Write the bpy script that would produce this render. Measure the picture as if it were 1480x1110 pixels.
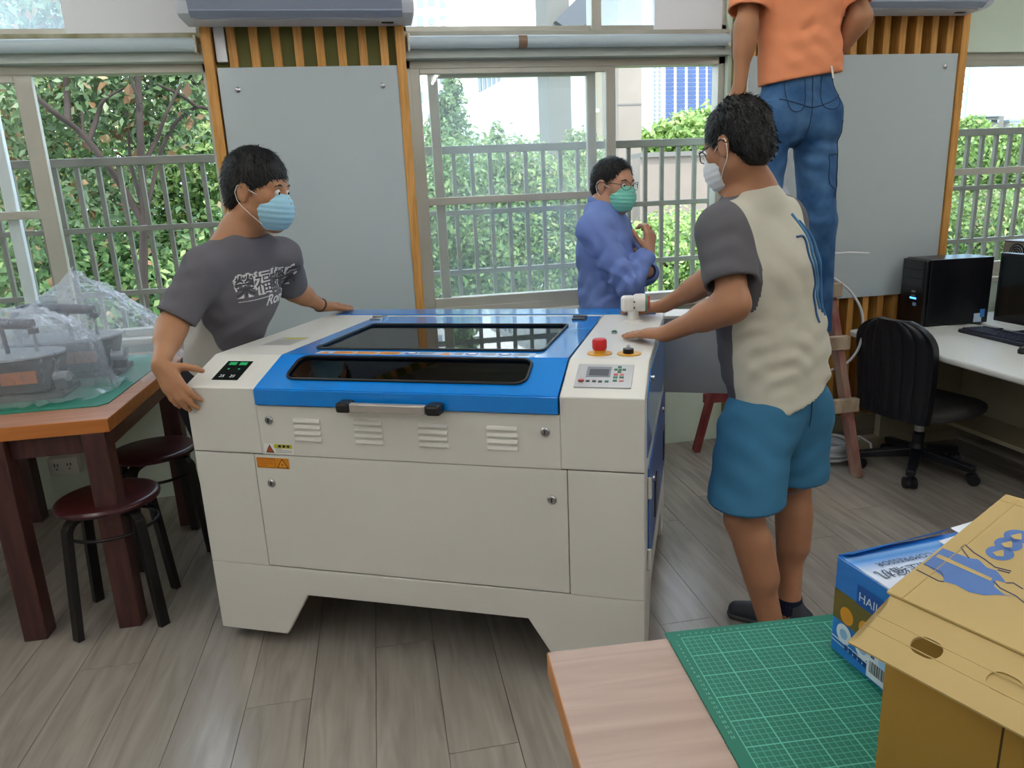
import bpy, bmesh, math, random
import numpy as np
from mathutils import Vector, Matrix, noise
from mathutils.bvhtree import BVHTree

for o in list(bpy.data.objects): bpy.data.objects.remove(o)
SC = bpy.context.scene
COL = SC.collection
PI = math.pi
random.seed(7)

# ------------------------------------------------------------------ camera
HC = 1.37                                   # height of the lens above the floor
FPX = 1050.0                                # focal length in pixels of the 1480 x 1110 frame
PITCH, ROLL, YAW = math.radians(14.61), math.radians(-2.57), math.radians(9.84)
def _cam_axes():
    F = np.array([math.sin(YAW)*math.cos(PITCH), math.cos(YAW)*math.cos(PITCH), -math.sin(PITCH)])
    r0 = np.array([math.cos(YAW), -math.sin(YAW), 0.0]); u0 = np.cross(r0, F)
    right = math.cos(ROLL)*r0+math.sin(ROLL)*u0; up = math.cos(ROLL)*u0-math.sin(ROLL)*r0
    return right, up, F
CR, CU, CF = _cam_axes()
cam = bpy.data.cameras.new('camera'); cam_o = bpy.data.objects.new('camera', cam); COL.objects.link(cam_o)
cam.sensor_width = 36.0; cam.lens = FPX/1480*36.0; cam.clip_start = .02; cam.clip_end = 500
cam_o.matrix_world = Matrix(((CR[0], CU[0], -CF[0], 0), (CR[1], CU[1], -CF[1], 0), (CR[2], CU[2], -CF[2], HC), (0, 0, 0, 1)))
SC.camera = cam_o

# ------------------------------------------------------------------ sky, sun, exposure
SC.view_settings.view_transform = 'Standard'; SC.view_settings.look = 'None'
SC.view_settings.exposure = 1.3; SC.view_settings.gamma = 1.0
SC.view_settings.use_curve_mapping = False
SKY_STRENGTH, SUN_STRENGTH, LAMP_STRENGTH = 2.1, 2.0, 9.8
w = bpy.data.worlds.new('sky'); SC.world = w; w.use_nodes = True
nt = w.node_tree; nt.nodes.clear()
def N(tree, t, **kw):
    n = tree.nodes.new(t)
    for k, v in kw.items(): setattr(n, k, v)
    return n
_out = N(nt, 'ShaderNodeOutputWorld'); _bg = N(nt, 'ShaderNodeBackground'); _tc = N(nt, 'ShaderNodeTexCoord')
_mp = N(nt, 'ShaderNodeMapping'); _mp.inputs['Scale'].default_value = (1, 1, 4.0)
_ns = N(nt, 'ShaderNodeTexNoise'); _ns.inputs['Scale'].default_value = 2.2; _ns.inputs['Detail'].default_value = 5
_rp = N(nt, 'ShaderNodeValToRGB'); _rp.color_ramp.elements[0].position = .42; _rp.color_ramp.elements[1].position = .60
_rp.color_ramp.elements[0].color = (.42, .66, .92, 1); _rp.color_ramp.elements[1].color = (.95, .97, 1, 1)
nt.links.new(_tc.outputs['Generated'], _mp.inputs['Vector']); nt.links.new(_mp.outputs['Vector'], _ns.inputs['Vector'])
nt.links.new(_ns.outputs['Fac'], _rp.inputs['Fac']); nt.links.new(_rp.outputs['Color'], _bg.inputs['Color'])
_bg.inputs['Strength'].default_value = SKY_STRENGTH; nt.links.new(_bg.outputs[0], _out.inputs[0])
sun = bpy.data.lights.new('sun', 'SUN'); sun.energy = SUN_STRENGTH; sun.angle = math.radians(1.0); sun.color = (1, .96, .88)
sun_o = bpy.data.objects.new('sun', sun); COL.objects.link(sun_o)
sun_o.rotation_euler = Vector((-.42, .50, -.95)).to_track_quat('-Z', 'Y').to_euler()

# ------------------------------------------------------------------ photo pixel -> point helpers
EYE = np.array([0, 0, HC])
def ray(px, py): return (px-740)*CR-(py-555)*CU+FPX*CF
def onz(px, py, z=0.0):
    d = ray(px, py); return Vector(EYE+d*((z-HC)/d[2]))
def ony(px, py, Y):
    d = ray(px, py); return Vector(EYE+d*(Y/d[1]))
def onx(px, py, X):
    d = ray(px, py); return Vector(EYE+d*(X/d[0]))
def above(base, px, py):                    # height of the point that stands over base at this pixel
    d = ray(px, py); return HC+d[2]*math.hypot(base[0], base[1])/math.hypot(d[0], d[1])

# ------------------------------------------------------------------ materials
def lin(c):
    if isinstance(c, str):
        c = [int(c[i:i+2], 16)/255 for i in (0, 2, 4)]
    return tuple((x/12.92 if x <= .04045 else ((x+.055)/1.055)**2.4) for x in c[:3])+(1.0,)
MATS = {}
def mat(name, col, rough=.5, metal=0.0, var=0.0, vscale=8.0, bump=0.0, bscale=60.0, spec=.5, stretch=(1, 1, 1), coat=0.0, vcol=None, emit=0.0, trans=0.0, coords='Object'):
    """plain procedural surface: base colour, optional noise towards a second colour, optional fine relief"""
    if name in MATS: return MATS[name]
    m = bpy.data.materials.new(name); m.use_nodes = True; MATS[name] = m
    t = m.node_tree; b = t.nodes['Principled BSDF']; c = lin(col)
    b.inputs['Base Color'].default_value = c; b.inputs['Roughness'].default_value = rough; b.inputs['Metallic'].default_value = metal
    b.inputs['Specular IOR Level'].default_value = spec; b.inputs['Coat Weight'].default_value = coat
    b.inputs['Transmission Weight'].default_value = trans
    m.diffuse_color = c
    if emit:
        b.inputs['Emission Color'].default_value = c; b.inputs['Emission Strength'].default_value = emit
    if var or bump:
        tc = N(t, 'ShaderNodeTexCoord'); mp = N(t, 'ShaderNodeMapping'); mp.inputs['Scale'].default_value = stretch
        t.links.new(tc.outputs[coords], mp.inputs['Vector'])
    if var:
        ns = N(t, 'ShaderNodeTexNoise'); ns.inputs['Scale'].default_value = vscale; ns.inputs['Detail'].default_value = 6
        mx = N(t, 'ShaderNodeMix', data_type='RGBA'); mx.inputs[6].default_value = c
        mx.inputs[7].default_value = lin(vcol) if vcol else tuple(x*(1-var) for x in c[:3])+(1,)
        mr = N(t, 'ShaderNodeMapRange'); mr.inputs[1].default_value = .35; mr.inputs[2].default_value = .68
        t.links.new(mp.outputs[0], ns.inputs['Vector']); t.links.new(ns.outputs['Fac'], mr.inputs[0])
        t.links.new(mr.outputs[0], mx.inputs[0]); t.links.new(mx.outputs[2], b.inputs['Base Color'])
    if bump:
        nb = N(t, 'ShaderNodeTexNoise'); nb.inputs['Scale'].default_value = bscale; nb.inputs['Detail'].default_value = 4
        bp = N(t, 'ShaderNodeBump'); bp.inputs['Strength'].default_value = bump; bp.inputs['Distance'].default_value = .01
        t.links.new(mp.outputs[0], nb.inputs['Vector']); t.links.new(nb.outputs['Fac'], bp.inputs['Height']); t.links.new(bp.outputs[0], b.inputs['Normal'])
    return m
def wood(name, c1, c2, rough=.45, grain=(1, 14, 14), scale=5.0, rand=0.0, bump=.05):
    if name in MATS: return MATS[name]
    m = bpy.data.materials.new(name); m.use_nodes = True; MATS[name] = m
    t = m.node_tree; b = t.nodes['Principled BSDF']; b.inputs['Roughness'].default_value = rough
    tc = N(t, 'ShaderNodeTexCoord'); mp = N(t, 'ShaderNodeMapping'); mp.inputs['Scale'].default_value = grain
    oi = N(t, 'ShaderNodeObjectInfo'); va = N(t, 'ShaderNodeVectorMath', operation='SCALE'); va.inputs[3].default_value = 37.0
    cb = N(t, 'ShaderNodeCombineXYZ')
    for i in range(3): t.links.new(oi.outputs['Random'], cb.inputs[i])
    t.links.new(cb.outputs[0], va.inputs[0]); t.links.new(va.outputs[0], mp.inputs['Location'])
    ns = N(t, 'ShaderNodeTexNoise'); ns.inputs['Scale'].default_value = scale; ns.inputs['Detail'].default_value = 8; ns.inputs['Distortion'].default_value = .6
    rp = N(t, 'ShaderNodeValToRGB'); rp.color_ramp.elements[0].position = .32; rp.color_ramp.elements[1].position = .7
    rp.color_ramp.elements[0].color = lin(c1); rp.color_ramp.elements[1].color = lin(c2)
    t.links.new(tc.outputs['Object'], mp.inputs['Vector']); t.links.new(mp.outputs[0], ns.inputs['Vector']); t.links.new(ns.outputs['Fac'], rp.inputs['Fac'])
    src = rp.outputs['Color']
    if rand:
        mr = N(t, 'ShaderNodeMapRange'); mr.inputs[3].default_value = 1-rand; mr.inputs[4].default_value = 1+rand
        hs = N(t, 'ShaderNodeHueSaturation'); t.links.new(oi.outputs['Random'], mr.inputs[0]); t.links.new(mr.outputs[0], hs.inputs['Value'])
        t.links.new(src, hs.inputs['Color']); src = hs.outputs[0]
    t.links.new(src, b.inputs['Base Color'])
    if bump:
        bp = N(t, 'ShaderNodeBump'); bp.inputs['Strength'].default_value = bump; bp.inputs['Distance'].default_value = .01
        t.links.new(ns.outputs['Fac'], bp.inputs['Height']); t.links.new(bp.outputs[0], b.inputs['Normal'])
    return m
def glass(name, tint=(1, 1, 1), haze=0.0, gloss=.08, rough=.01):
    """thin pane: mostly clear, mirror-like at grazing angles, optional dusty haze"""
    if name in MATS: return MATS[name]
    m = bpy.data.materials.new(name); m.use_nodes = True; MATS[name] = m
    t = m.node_tree; t.nodes.clear(); o = N(t, 'ShaderNodeOutputMaterial')
    tr = N(t, 'ShaderNodeBsdfTransparent'); tr.inputs[0].default_value = (*tint, 1)
    gl = N(t, 'ShaderNodeBsdfGlossy'); gl.inputs['Roughness'].default_value = rough
    fr = N(t, 'ShaderNodeFresnel'); ge = N(t, 'ShaderNodeNewGeometry')
    io = N(t, 'ShaderNodeMapRange'); io.inputs[3].default_value = 1.5; io.inputs[4].default_value = 1/1.5   # same reflectance on both faces of a thin sheet
    t.links.new(ge.outputs['Backfacing'], io.inputs[0]); t.links.new(io.outputs[0], fr.inputs[0])
    mx = N(t, 'ShaderNodeMixShader'); t.links.new(fr.outputs[0], mx.inputs[0])
    t.links.new(tr.outputs[0], mx.inputs[1]); t.links.new(gl.outputs[0], mx.inputs[2]); s = mx.outputs[0]
    if haze:
        df = N(t, 'ShaderNodeBsdfTranslucent'); df.inputs[0].default_value = (.9, .92, .93, 1)
        ns = N(t, 'ShaderNodeTexNoise'); ns.inputs['Scale'].default_value = 4.0; ns.inputs['Detail'].default_value = 6
        tc = N(t, 'ShaderNodeTexCoord'); t.links.new(tc.outputs['Object'], ns.inputs['Vector'])
        mr = N(t, 'ShaderNodeMapRange'); mr.inputs[1].default_value = .3; mr.inputs[2].default_value = .75
        mr.inputs[3].default_value = haze*.5; mr.inputs[4].default_value = haze*1.3
        m2 = N(t, 'ShaderNodeMixShader'); t.links.new(ns.outputs['Fac'], mr.inputs[0]); t.links.new(mr.outputs[0], m2.inputs[0])
        t.links.new(s, m2.inputs[1]); t.links.new(df.outputs[0], m2.inputs[2]); s = m2.outputs[0]
    t.links.new(s, o.inputs[0]); return m

# ------------------------------------------------------------------ mesh builder
class MB:
    def __init__(s): s.v = []; s.f = []; s.mi = []; s.cur = 0
    def add(s, vs, fs):
        n = len(s.v); s.v += [tuple(v) for v in vs]; s.f += [tuple(i+n for i in f) for f in fs]; s.mi += [s.cur]*len(fs); return s
    def box(s, x0, y0, z0, x1, y1, z1):
        v = [(x, y, z) for z in (z0, z1) for y in (y0, y1) for x in (x0, x1)]
        return s.add(v, [(0, 2, 3, 1), (4, 5, 7, 6), (0, 1, 5, 4), (2, 6, 7, 3), (0, 4, 6, 2), (1, 3, 7, 5)])
    def cbox(s, c, d): return s.box(*(c[i]-d[i]/2 for i in range(3)), *(c[i]+d[i]/2 for i in range(3)))
    def prism(s, pts, vec):                  # polygon pts (3D) pushed along vec
        n = len(pts); vec = Vector(vec); a = [Vector(p) for p in pts]; b = [p+vec for p in a]
        nrm = Vector((0, 0, 0))
        for i in range(n): nrm += a[i].cross(a[(i+1) % n])
        fl = nrm.dot(vec) > 0
        fs = [tuple(range(n))[::-1] if fl else tuple(range(n)), tuple(range(n, 2*n)) if fl else tuple(range(n, 2*n))[::-1]]
        for i in range(n):
            j = (i+1) % n; fs.append((i, j, n+j, n+i) if fl else (j, i, n+i, n+j))
        return s.add(a+b, fs)
    def tube(s, pts, r, n=8, closed=False, caps=True):
        pts = [Vector(p) for p in pts]; m = len(pts); rs = [float(x) for x in np.interp(np.linspace(0, 1, m), np.linspace(0, 1, len(r)), r)] if isinstance(r, (list, tuple)) else [r]*m
        t0 = (pts[1]-pts[0]).normalized(); up = Vector((0, 0, 1)) if abs(t0.z) < .9 else Vector((1, 0, 0))
        nx = t0.cross(up).normalized(); V = []
        for i, p in enumerate(pts):
            if closed: t = pts[(i+1) % m]-pts[i-1]
            else: t = pts[min(i+1, m-1)]-pts[max(i-1, 0)]
            t.normalize(); nx = (nx-t*nx.dot(t)).normalized(); ny = t.cross(nx)
            V += [p+(nx*math.cos(2*PI*k/n)+ny*math.sin(2*PI*k/n))*rs[i] for k in range(n)]
        fs = []
        for i in range(m if closed else m-1):
            a, b = i*n, ((i+1) % m)*n
            for k in range(n): k2 = (k+1) % n; fs.append((a+k, a+k2, b+k2, b+k))
        if caps and not closed: fs += [tuple(range(n))[::-1], tuple(range((m-1)*n, m*n))]
        return s.add(V, fs)
    def bar(s, p0, p1, w, d, side=(1, 0, 0)):   # rectangular bar w (along side) x d
        p0, p1 = Vector(p0), Vector(p1); t = (p1-p0).normalized(); sd = Vector(side); sd = (sd-t*sd.dot(t)).normalized(); q = t.cross(sd)
        c = [(-1, -1), (1, -1), (1, 1), (-1, 1)]
        return s.prism([p0+sd*(a*w/2)+q*(b*d/2) for a, b in c], p1-p0)
    def lathe(s, prof, c=(0, 0, 0), n=24, axis='z'):   # prof: (radius, height) pairs
        V = []; fs = []; m = len(prof); c = Vector(c)
        for r, h in prof:
            for k in range(n):
                a = 2*PI*k/n; x, y, z = r*math.cos(a), r*math.sin(a), h
                V.append(c+Vector((x, y, z) if axis == 'z' else ((x, z, y) if axis == 'y' else (z, x, y))))
        for i in range(m-1):
            for k in range(n):
                k2 = (k+1) % n; q = (i*n+k, i*n+k2, (i+1)*n+k2, (i+1)*n+k); fs.append(q if axis != 'y' else q[::-1])
        if prof[0][0] > 1e-5: fs.append(tuple(range(n))[::-1] if axis != 'y' else tuple(range(n)))
        if prof[-1][0] > 1e-5: fs.append(tuple(range((m-1)*n, m*n)) if axis != 'y' else tuple(range((m-1)*n, m*n))[::-1])
        return s.add(V, fs)
    def mesh(s, name='mesh'):
        me = bpy.data.meshes.new(name); me.from_pydata(s.v, [], s.f); me.update(); return me
    def build(s, name, m, parent=None, smooth=None, bevel=0.0, seg=2, kind=None):
        me = s.mesh(name); ms = m if isinstance(m, (list, tuple)) else [m]
        for x in ms: me.materials.append(x)
        if len(ms) > 1: me.polygons.foreach_set('material_index', s.mi)
        return link(name, me, parent, smooth, bevel, seg, kind)
def link(name, me, parent=None, smooth=None, bevel=0.0, seg=2, kind=None):
    o = bpy.data.objects.new(name, me); COL.objects.link(o); o.parent = parent
    if smooth is not None:
        me.polygons.foreach_set('use_smooth', [True]*len(me.polygons)); me.set_sharp_from_angle(angle=math.radians(smooth))
    if bevel:
        b = o.modifiers.new('bevel', 'BEVEL'); b.width = bevel; b.segments = seg; b.limit_method = 'ANGLE'; b.angle_limit = math.radians(40)
    if kind: o['kind'] = kind
    return o
def tag(o, label, cat, group=None):
    o['label'] = label; o['category'] = cat
    if group: o['group'] = group
    return o
def thing(name, label, cat, loc=(0, 0, 0), rz=0.0, group=None):
    o = bpy.data.objects.new(name, None); COL.objects.link(o); o.location = loc; o.rotation_euler = (0, 0, rz)
    o.empty_display_size = .1
    return tag(o, label, cat, group)
def struct(o): o['kind'] = 'structure'; return o
def dup(root, loc=None, rz=None, label=None):
    r = root.copy(); COL.objects.link(r)
    if loc is not None: r.location = loc
    if rz is not None: r.rotation_euler = (0, 0, rz)
    if label: r['label'] = label
    for ch in list(root.children):
        c = ch.copy(); COL.objects.link(c); c.parent = r
        for g in ch.children:
            d = g.copy(); COL.objects.link(d); d.parent = c
    return r
def mb(): return MB()
def bx(x0, y0, z0, x1, y1, z1): return MB().box(x0, y0, z0, x1, y1, z1)
def smooth_path(pts, k=6):                   # Catmull-Rom through the points
    p = [Vector(q) for q in pts]; p = [p[0]*2-p[1]]+p+[p[-1]*2-p[-2]]; out = []
    for i in range(1, len(p)-2):
        for j in range(k):
            t = j/k; a, b, c, d = p[i-1:i+3]
            out.append(.5*((2*b)+(c-a)*t+(2*a-5*b+4*c-d)*t*t+(3*b-a-3*c+d)*t**3))
    return out+[p[-2]]
def text_mesh(body, size, extrude=0.0, align='LEFT', shear=0.0, bold=0.0, fine=False):
    cu = bpy.data.curves.new('lettering', 'FONT'); cu.body = body; cu.size = size; cu.extrude = extrude; cu.align_x = align; cu.shear = shear
    cu.offset = bold; cu.resolution_u = 3
    ob = bpy.data.objects.new('lettering', cu); COL.objects.link(ob)
    dg = bpy.context.evaluated_depsgraph_get(); me = bpy.data.meshes.new_from_object(ob.evaluated_get(dg))
    bpy.data.objects.remove(ob); bpy.data.curves.remove(cu); me.materials.clear()
    if fine:
        bm = bmesh.new(); bm.from_mesh(me); bmesh.ops.triangulate(bm, faces=bm.faces); bmesh.ops.subdivide_edges(bm, edges=bm.edges, cuts=2, use_grid_fill=True); bm.to_mesh(me); bm.free()
    return me
def lettering(name, body, size, m, parent, origin, xdir, ydir, align='LEFT', shear=0.0, bold=0.0, width=None):
    """flat printed letters lying on a surface"""
    me = text_mesh(body, size, 0, align, shear, bold); x = Vector(xdir).normalized(); y = Vector(ydir).normalized(); z = x.cross(y)
    sx = 1.0
    if width and len(me.vertices):
        xs = [v.co.x for v in me.vertices]; sx = width/max(1e-6, max(xs)-min(xs))
    me.transform(Matrix(((x.x*sx, y.x, z.x, origin[0]), (x.y*sx, y.y, z.y, origin[1]), (x.z*sx, y.z, z.z, origin[2]), (0, 0, 0, 1))))
    me.materials.append(m); return link(name, me, parent)
# ------------------------------------------------------------------ the room
WY = 3.60                                    # inner face of the window wall
X0, X1, Y0, ZC = -3.3, 5.6, -3.2, 2.78
M_wall = mat('wall_paint', 'D8E6D4', .7, var=.06, vscale=3, bump=.03)
M_wallw = mat('upper_wall_paint', 'B9BFBC', .7, var=.05, vscale=3)
M_wall2 = mat('plain_wall_paint', 'DEDBD2', .7, var=.04, vscale=3)
M_ceil = mat('ceiling_paint', 'E6E6E2', .8)
M_alu = mat('window_aluminium', 'C2C0B4', .42, .35, var=.08, vscale=6)
M_aluw = mat('white_window_aluminium', 'E4E8EA', .4, .1)
M_rail = mat('railing_paint', '86827A', .45, .3, var=.15, vscale=10)
M_slat = wood('slat_wood', 'BE8538', 'DDA45A', .5, (14, 14, 1), 6, .12)
M_olive = mat('panel_backing', '7C7E44', .7, var=.2, vscale=5)
M_board = mat('whiteboard', 'B7C2C4', .16, coat=.3)
M_sill = mat('sill_stone', 'CFCBBE', .5, var=.1)
M_dirt = mat('stained_ledge', 'C8C5B2', .7, var=1, vscale=7, vcol='8F8A62')
M_panel = mat('white_panel', 'F0F2F6', .5)
M_tube = mat('blind_tube', 'C0D0D6', .45)
M_blackline = mat('black_plastic', '14151A', .4)
GL = glass('window_glass', (.97, .985, .98)); GLH = glass('dusty_glass', (.96, .975, .97), haze=.10)

# floor: base slab and vinyl planks running towards the window wall
fl = struct(bx(X0-.15, Y0-.15, -.16, X1+.15, WY+.12, -.006).build('floor', mat('plank_joint', '6F6A62', .8)))
M_plank = wood('floor_plank_vinyl', '8B837A', 'A39B91', .25, (9, .9, 9), 3.2, .03, .03)
PW, PL = .182, 1.22
xs0 = onz(316, 881).x
shared = {}
def plank_mesh(wd, ln):
    k = (round(wd, 3), round(ln, 3))
    if k not in shared:
        g = .0009; shared[k] = bx(-wd/2+g, -ln/2+g, -.008, wd/2-g, ln/2-g, 0).mesh('plank'); shared[k].materials.append(M_plank)
    return shared[k]
k0 = math.floor((X0-xs0)/PW)+1
rows = 0
for k in range(k0, int((X1-xs0)/PW)):
    xa = xs0+k*PW
    far_only = xa > 3.6 or xa < -2.2
    off = (k*0.417 % 1.0)*PL; y = WY
    ln = off if off > .2 else PL
    while y > -.2:
        l2 = min(ln, y-(-.6)) if y-ln < -.6 else ln
        if not far_only or y-l2 > 1.0:
            o = link('plank', plank_mesh(PW, l2), fl); o.location = (xa+PW/2, y-l2/2, 0)
        y -= l2; ln = PL
struct(bx(X0, Y0, -.006, X1, -.6, 0).build('floor_rear', M_plank))
struct(bx(X0-.15, Y0-.15, ZC, X1+.15, WY+.15, ZC+.15).build('ceiling', M_ceil))
struct(bx(X0-.15, Y0, -.1, X0, WY, ZC).build('wall_left', M_wall2))
struct(bx(X1, Y0, -.1, X1+.15, WY, ZC).build('wall_right', M_wall2))
struct(bx(X0-.15, Y0-.15, -.1, X1+.15, Y0, ZC).build('wall_rear', M_wall2))

# window wall: low wall, two columns, solid lintel over the right window, head beam
SILL = .80
C1, C2 = (-.655, .185), (1.775, 3.04)
b = mb(); WT = .14
b.box(X0, WY, -.1, X1, WY+WT, SILL-.03)
for c in (C1, C2): b.box(c[0], WY, SILL-.03, c[1], WY+WT, ZC)
b.box(C2[1], WY, 1.985, X1, WY+WT, ZC)
b.box(X0, WY, 2.52, C2[0], WY+WT, ZC)
wall = struct(b.build('wall_back', M_wall))
for c0, c1 in ((X0, C1[0]), (C1[1], C2[0]), (C2[1], X1)):
    struct(bx(c0, WY-.035, SILL-.03, c1, WY+WT+.03, SILL).build('window_sill', M_sill, bevel=.004))
bb = struct(bx(1.80, WY-.10, 0, 3.0, WY-.012, .085).build('baseboard_back', mat('plinth', 'A79F86', .6)))
# head ledges between lower windows and transoms
struct(bx(X0, WY-.02, 2.052, C1[0], WY+WT, 2.10).build('trim_1', M_dirt, bevel=.003))
struct(bx(C1[1], WY-.02, 2.052, C2[0], WY+WT, 2.10).build('trim_2', mat('transom_ledge', 'BDBBAC', .6, var=.15), bevel=.003))
struct(bx(X0, WY-.03, 1.985, C1[0], WY+WT, 2.052).build('trim_3', mat('head_rail', 'B4BEB6', .5)))
struct(bx(C1[1], WY-.03, 1.985, C2[0], WY+WT, 2.052).build('trim_4', MATS['head_rail']))

# wooden slats on both columns, one object each
def slats(x0, x1, n, skip=()):
    me = bx(-.0175, 0, 0, .0175, .075, 2.66).mesh('wood_slat'); me.materials.append(M_slat)
    for i in range(n):
        o = link('wood_slat', me, wall, bevel=.002); o.location = (x0+(x1-x0)*i/(n-1), WY-.088, .085)
bx(C1[0]+.02, WY-.052, .0, C1[1]-.01, WY-.001, ZC).build('panel_backing', M_olive, wall)
bx(C2[0]+.02, WY-.012, .0, C2[1]-.02, WY-.001, ZC).build('panel_backing', M_olive, wall)
slats(-.535, .105, 8); slats(1.86, 2.93, 13)
edge = bx(-.02, 0, 0, .02, .10, 2.7).mesh('edge_strip'); edge.materials.append(M_slat)
for x in (-.632, .176, 2.995): o = link('edge_strip', edge, wall, bevel=.002); o.location = (x, WY-.115, 0)
bx(-.605, WY-.085, 1.97, -.56, WY-.052, 2.2).build('conduit_cover', M_aluw, wall, bevel=.004)

# windows: frames, sashes, panes
def window(name, x0, x1, z0, z1, y=WY+.03, d=.07, f=.035, m=M_alu):
    b = mb(); b.box(x0, y, z0, x0+f, y+d, z1); b.box(x1-f, y, z0, x1, y+d, z1); b.box(x0, y, z0, x1, y+d, z0+f); b.box(x0, y, z1-f, x1, y+d, z1)
    return struct(b.build(name, m, bevel=.002))
def sash(w, x0, x1, z0, z1, y, m, pane, mid=None, st=.055, d=.03, top=.045):
    for a in (x0, x1-st): bx(a, y, z0, a+st, y+d, z1).build('stile', m, w, bevel=.003)
    for a, c in ((z0, z0+.06), (z1-top, z1)): bx(x0+st, y, a, x1-st, y+d, c).build('rail', m, w, bevel=.003)
    segs = [(z0+.06, z1-top)]
    if mid:
        bx(x0+st, y, mid-.018, x1-st, y+d, mid+.018).build('middle_rail', m, w, bevel=.003)
        segs = [(z0+.06, mid-.018), (mid+.018, z1-top)]
    for a, c in segs: bx(x0+st-.004, y+d*.4, a-.004, x1-st+.004, y+d*.4+.004, c+.004).build('pane', pane, w)
w1 = window('window_1', X0+.1, C1[0], SILL, 1.985)
sash(w1, -2.60, -1.388, SILL+.02, 1.965, WY+.035, M_alu, GL, 1.374, st=.07)
sash(w1, -2.75, -1.56, SILL+.02, 1.965, WY+.068, M_aluw, GL, None, st=.05)
w2 = window('window_2', C1[1], C2[0], SILL, 1.985)
sash(w2, .214, 1.209, SILL+.02, 1.972, WY+.035, M_alu, GLH, 1.352, st=.048)
sash(w2, .30, 1.118, SILL+.02, 1.96, WY+.068, M_alu, GL, None, st=.046)
w3 = window('window_3', C2[1], X1-.1, SILL, 1.985)
sash(w3, 3.08, 4.3, SILL+.02, 1.965, WY+.035, M_alu, GL, 1.382, st=.05)
# transoms over the lower windows
w4 = window('window_4', X0+.1, C1[0], 2.10, 2.52, f=.03)
film = mat('clear_plastic_film', 'DDE8F2', .12, trans=.0); film = glass('plastic_film', (.88, .93, .97), haze=.22, rough=.12)
bx(-2.9, WY+.05, 2.12, -1.215, WY+.056, 2.50).build('pane', film, w4)
bx(-1.215, WY+.02, 2.10, -.69, WY+.05, 2.50).build('blanking_panel', M_panel, w4, bevel=.003)
w5 = window('window_5', C1[1], C2[0], 2.10, 2.52, f=.03)
bx(1.082, WY+.0, 2.085, 1.13, WY+.09, 2.50).build('mullion', M_alu, w5, bevel=.003)
bx(.21, WY+.05, 2.12, 1.085, WY+.055, 2.50).build('pane', GL, w5)
bx(1.128, WY+.05, 2.12, 1.42, WY+.055, 2.50).build('pane', film, w5)
bx(1.40, WY+.02, 2.10, 1.75, WY+.05, 2.50).build('blanking_panel', M_panel, w5, bevel=.003)

# roller blind tubes rolled up above the windows
def blind(x0, x1, label):
    t = thing('roller_blind', label, 'blind', ((x0+x1)/2, WY-.055, 2.046))
    mb().tube([(x0-(x0+x1)/2, 0, 0), (x1-(x0+x1)/2, 0, 0)], .027, 20).build('rolled_fabric', M_tube, t, smooth=40)
    for s in (-1, 1): mb().cbox((s*(x1-x0)/2, .012, 0), (.012, .07, .07)).build('bracket', M_alu, t, bevel=.003)
    return t
blind(-3.0, C1[0]-.03, 'pale blue-grey rolled-up blind over the window by the leafy tree branches')
bl = blind(C1[1]+.03, C2[0]-.03, 'pale blue-grey rolled-up blind with a strip of brown tape')
p = ony(755, 66, WY-.055)
mb().tube([(p.x-bl.location.x-.02, 0, 0), (p.x-bl.location.x+.02, 0, 0)], .0295, 20).build('brown_tape', mat('brown_tape', '8A6E58', .35), bl, smooth=40)

# whiteboards screwed over the slats
def whiteboard(x0, x1, z0, z1, label, screws):
    t = thing('whiteboard', label, 'whiteboard', ((x0+x1)/2, WY-.09, z0)); xc = (x0+x1)/2
    bx(x0-xc, -.016, 0, x1-xc, -.001, z1-z0).build('writing_surface', M_board, t, bevel=.003)
    for sx, sz in screws:
        mb().lathe([(.012, 0), (.012, -.005), (.007, -.009), (0, -.009)], (sx-xc, -.016, sz-z0), 14, 'y').build('screw_cap', mat('chrome', 'B8BABC', .25, 1), t, smooth=40)
    return t
whiteboard(-.605, .158, .70, 1.945, 'glossy grey-white writing board beside the man in the dark grey shirt', [(.085, 1.861), (-.53, 1.855)])
whiteboard(1.83, 2.972, .755, 1.963, 'wide grey-white writing board behind the wooden ladder', [(2.90, 1.90)])

# air conditioners under the ceiling
def aircon(x0, x1, z0, label, y1=WY-.095):
    L = x1-x0; t = thing('air_conditioner', label, 'air conditioner', (x0, y1, z0))
    body = mat('aircon_white', 'D2D6DE', .35); dark = mat('aircon_grey', '8E97A8', .35)
    prof = [(0, 0), (-.155, .002), (-.185, .014), (-.205, .05), (-.212, .12), (-.205, .28), (0, .28)]
    m = mb().prism([(0, y, z) for y, z in prof], (L, 0, 0)).build('body', body, t, bevel=.012, seg=3)
    pr = [(-.172, .0), (-.196, .018), (-.2165, .055), (-.2235, .12), (-.2165, .285), (-.2, .285), (-.2, .02)]
    mb().prism([(.05, y, z) for y, z in pr], (L-.10, 0, 0)).build('front_panel', dark, t, bevel=.003)
    mb().prism([(.06, -.155, -.004), (.06, -.075, -.004), (.06, -.075, .004), (.06, -.155, .006)], (L-.12, 0, 0)).build('louvre', body, t)
    mb().cbox((L-.11, -.1, -.004), (.05, .02, .006)).build('indicator', M_blackline, t)
    return t
aircon(-.70, .235, 2.103, 'grey-white split air conditioner over the narrow writing board')
aircon(2.02, 2.99, 2.135, 'white split air conditioner over the wide writing board')

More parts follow.
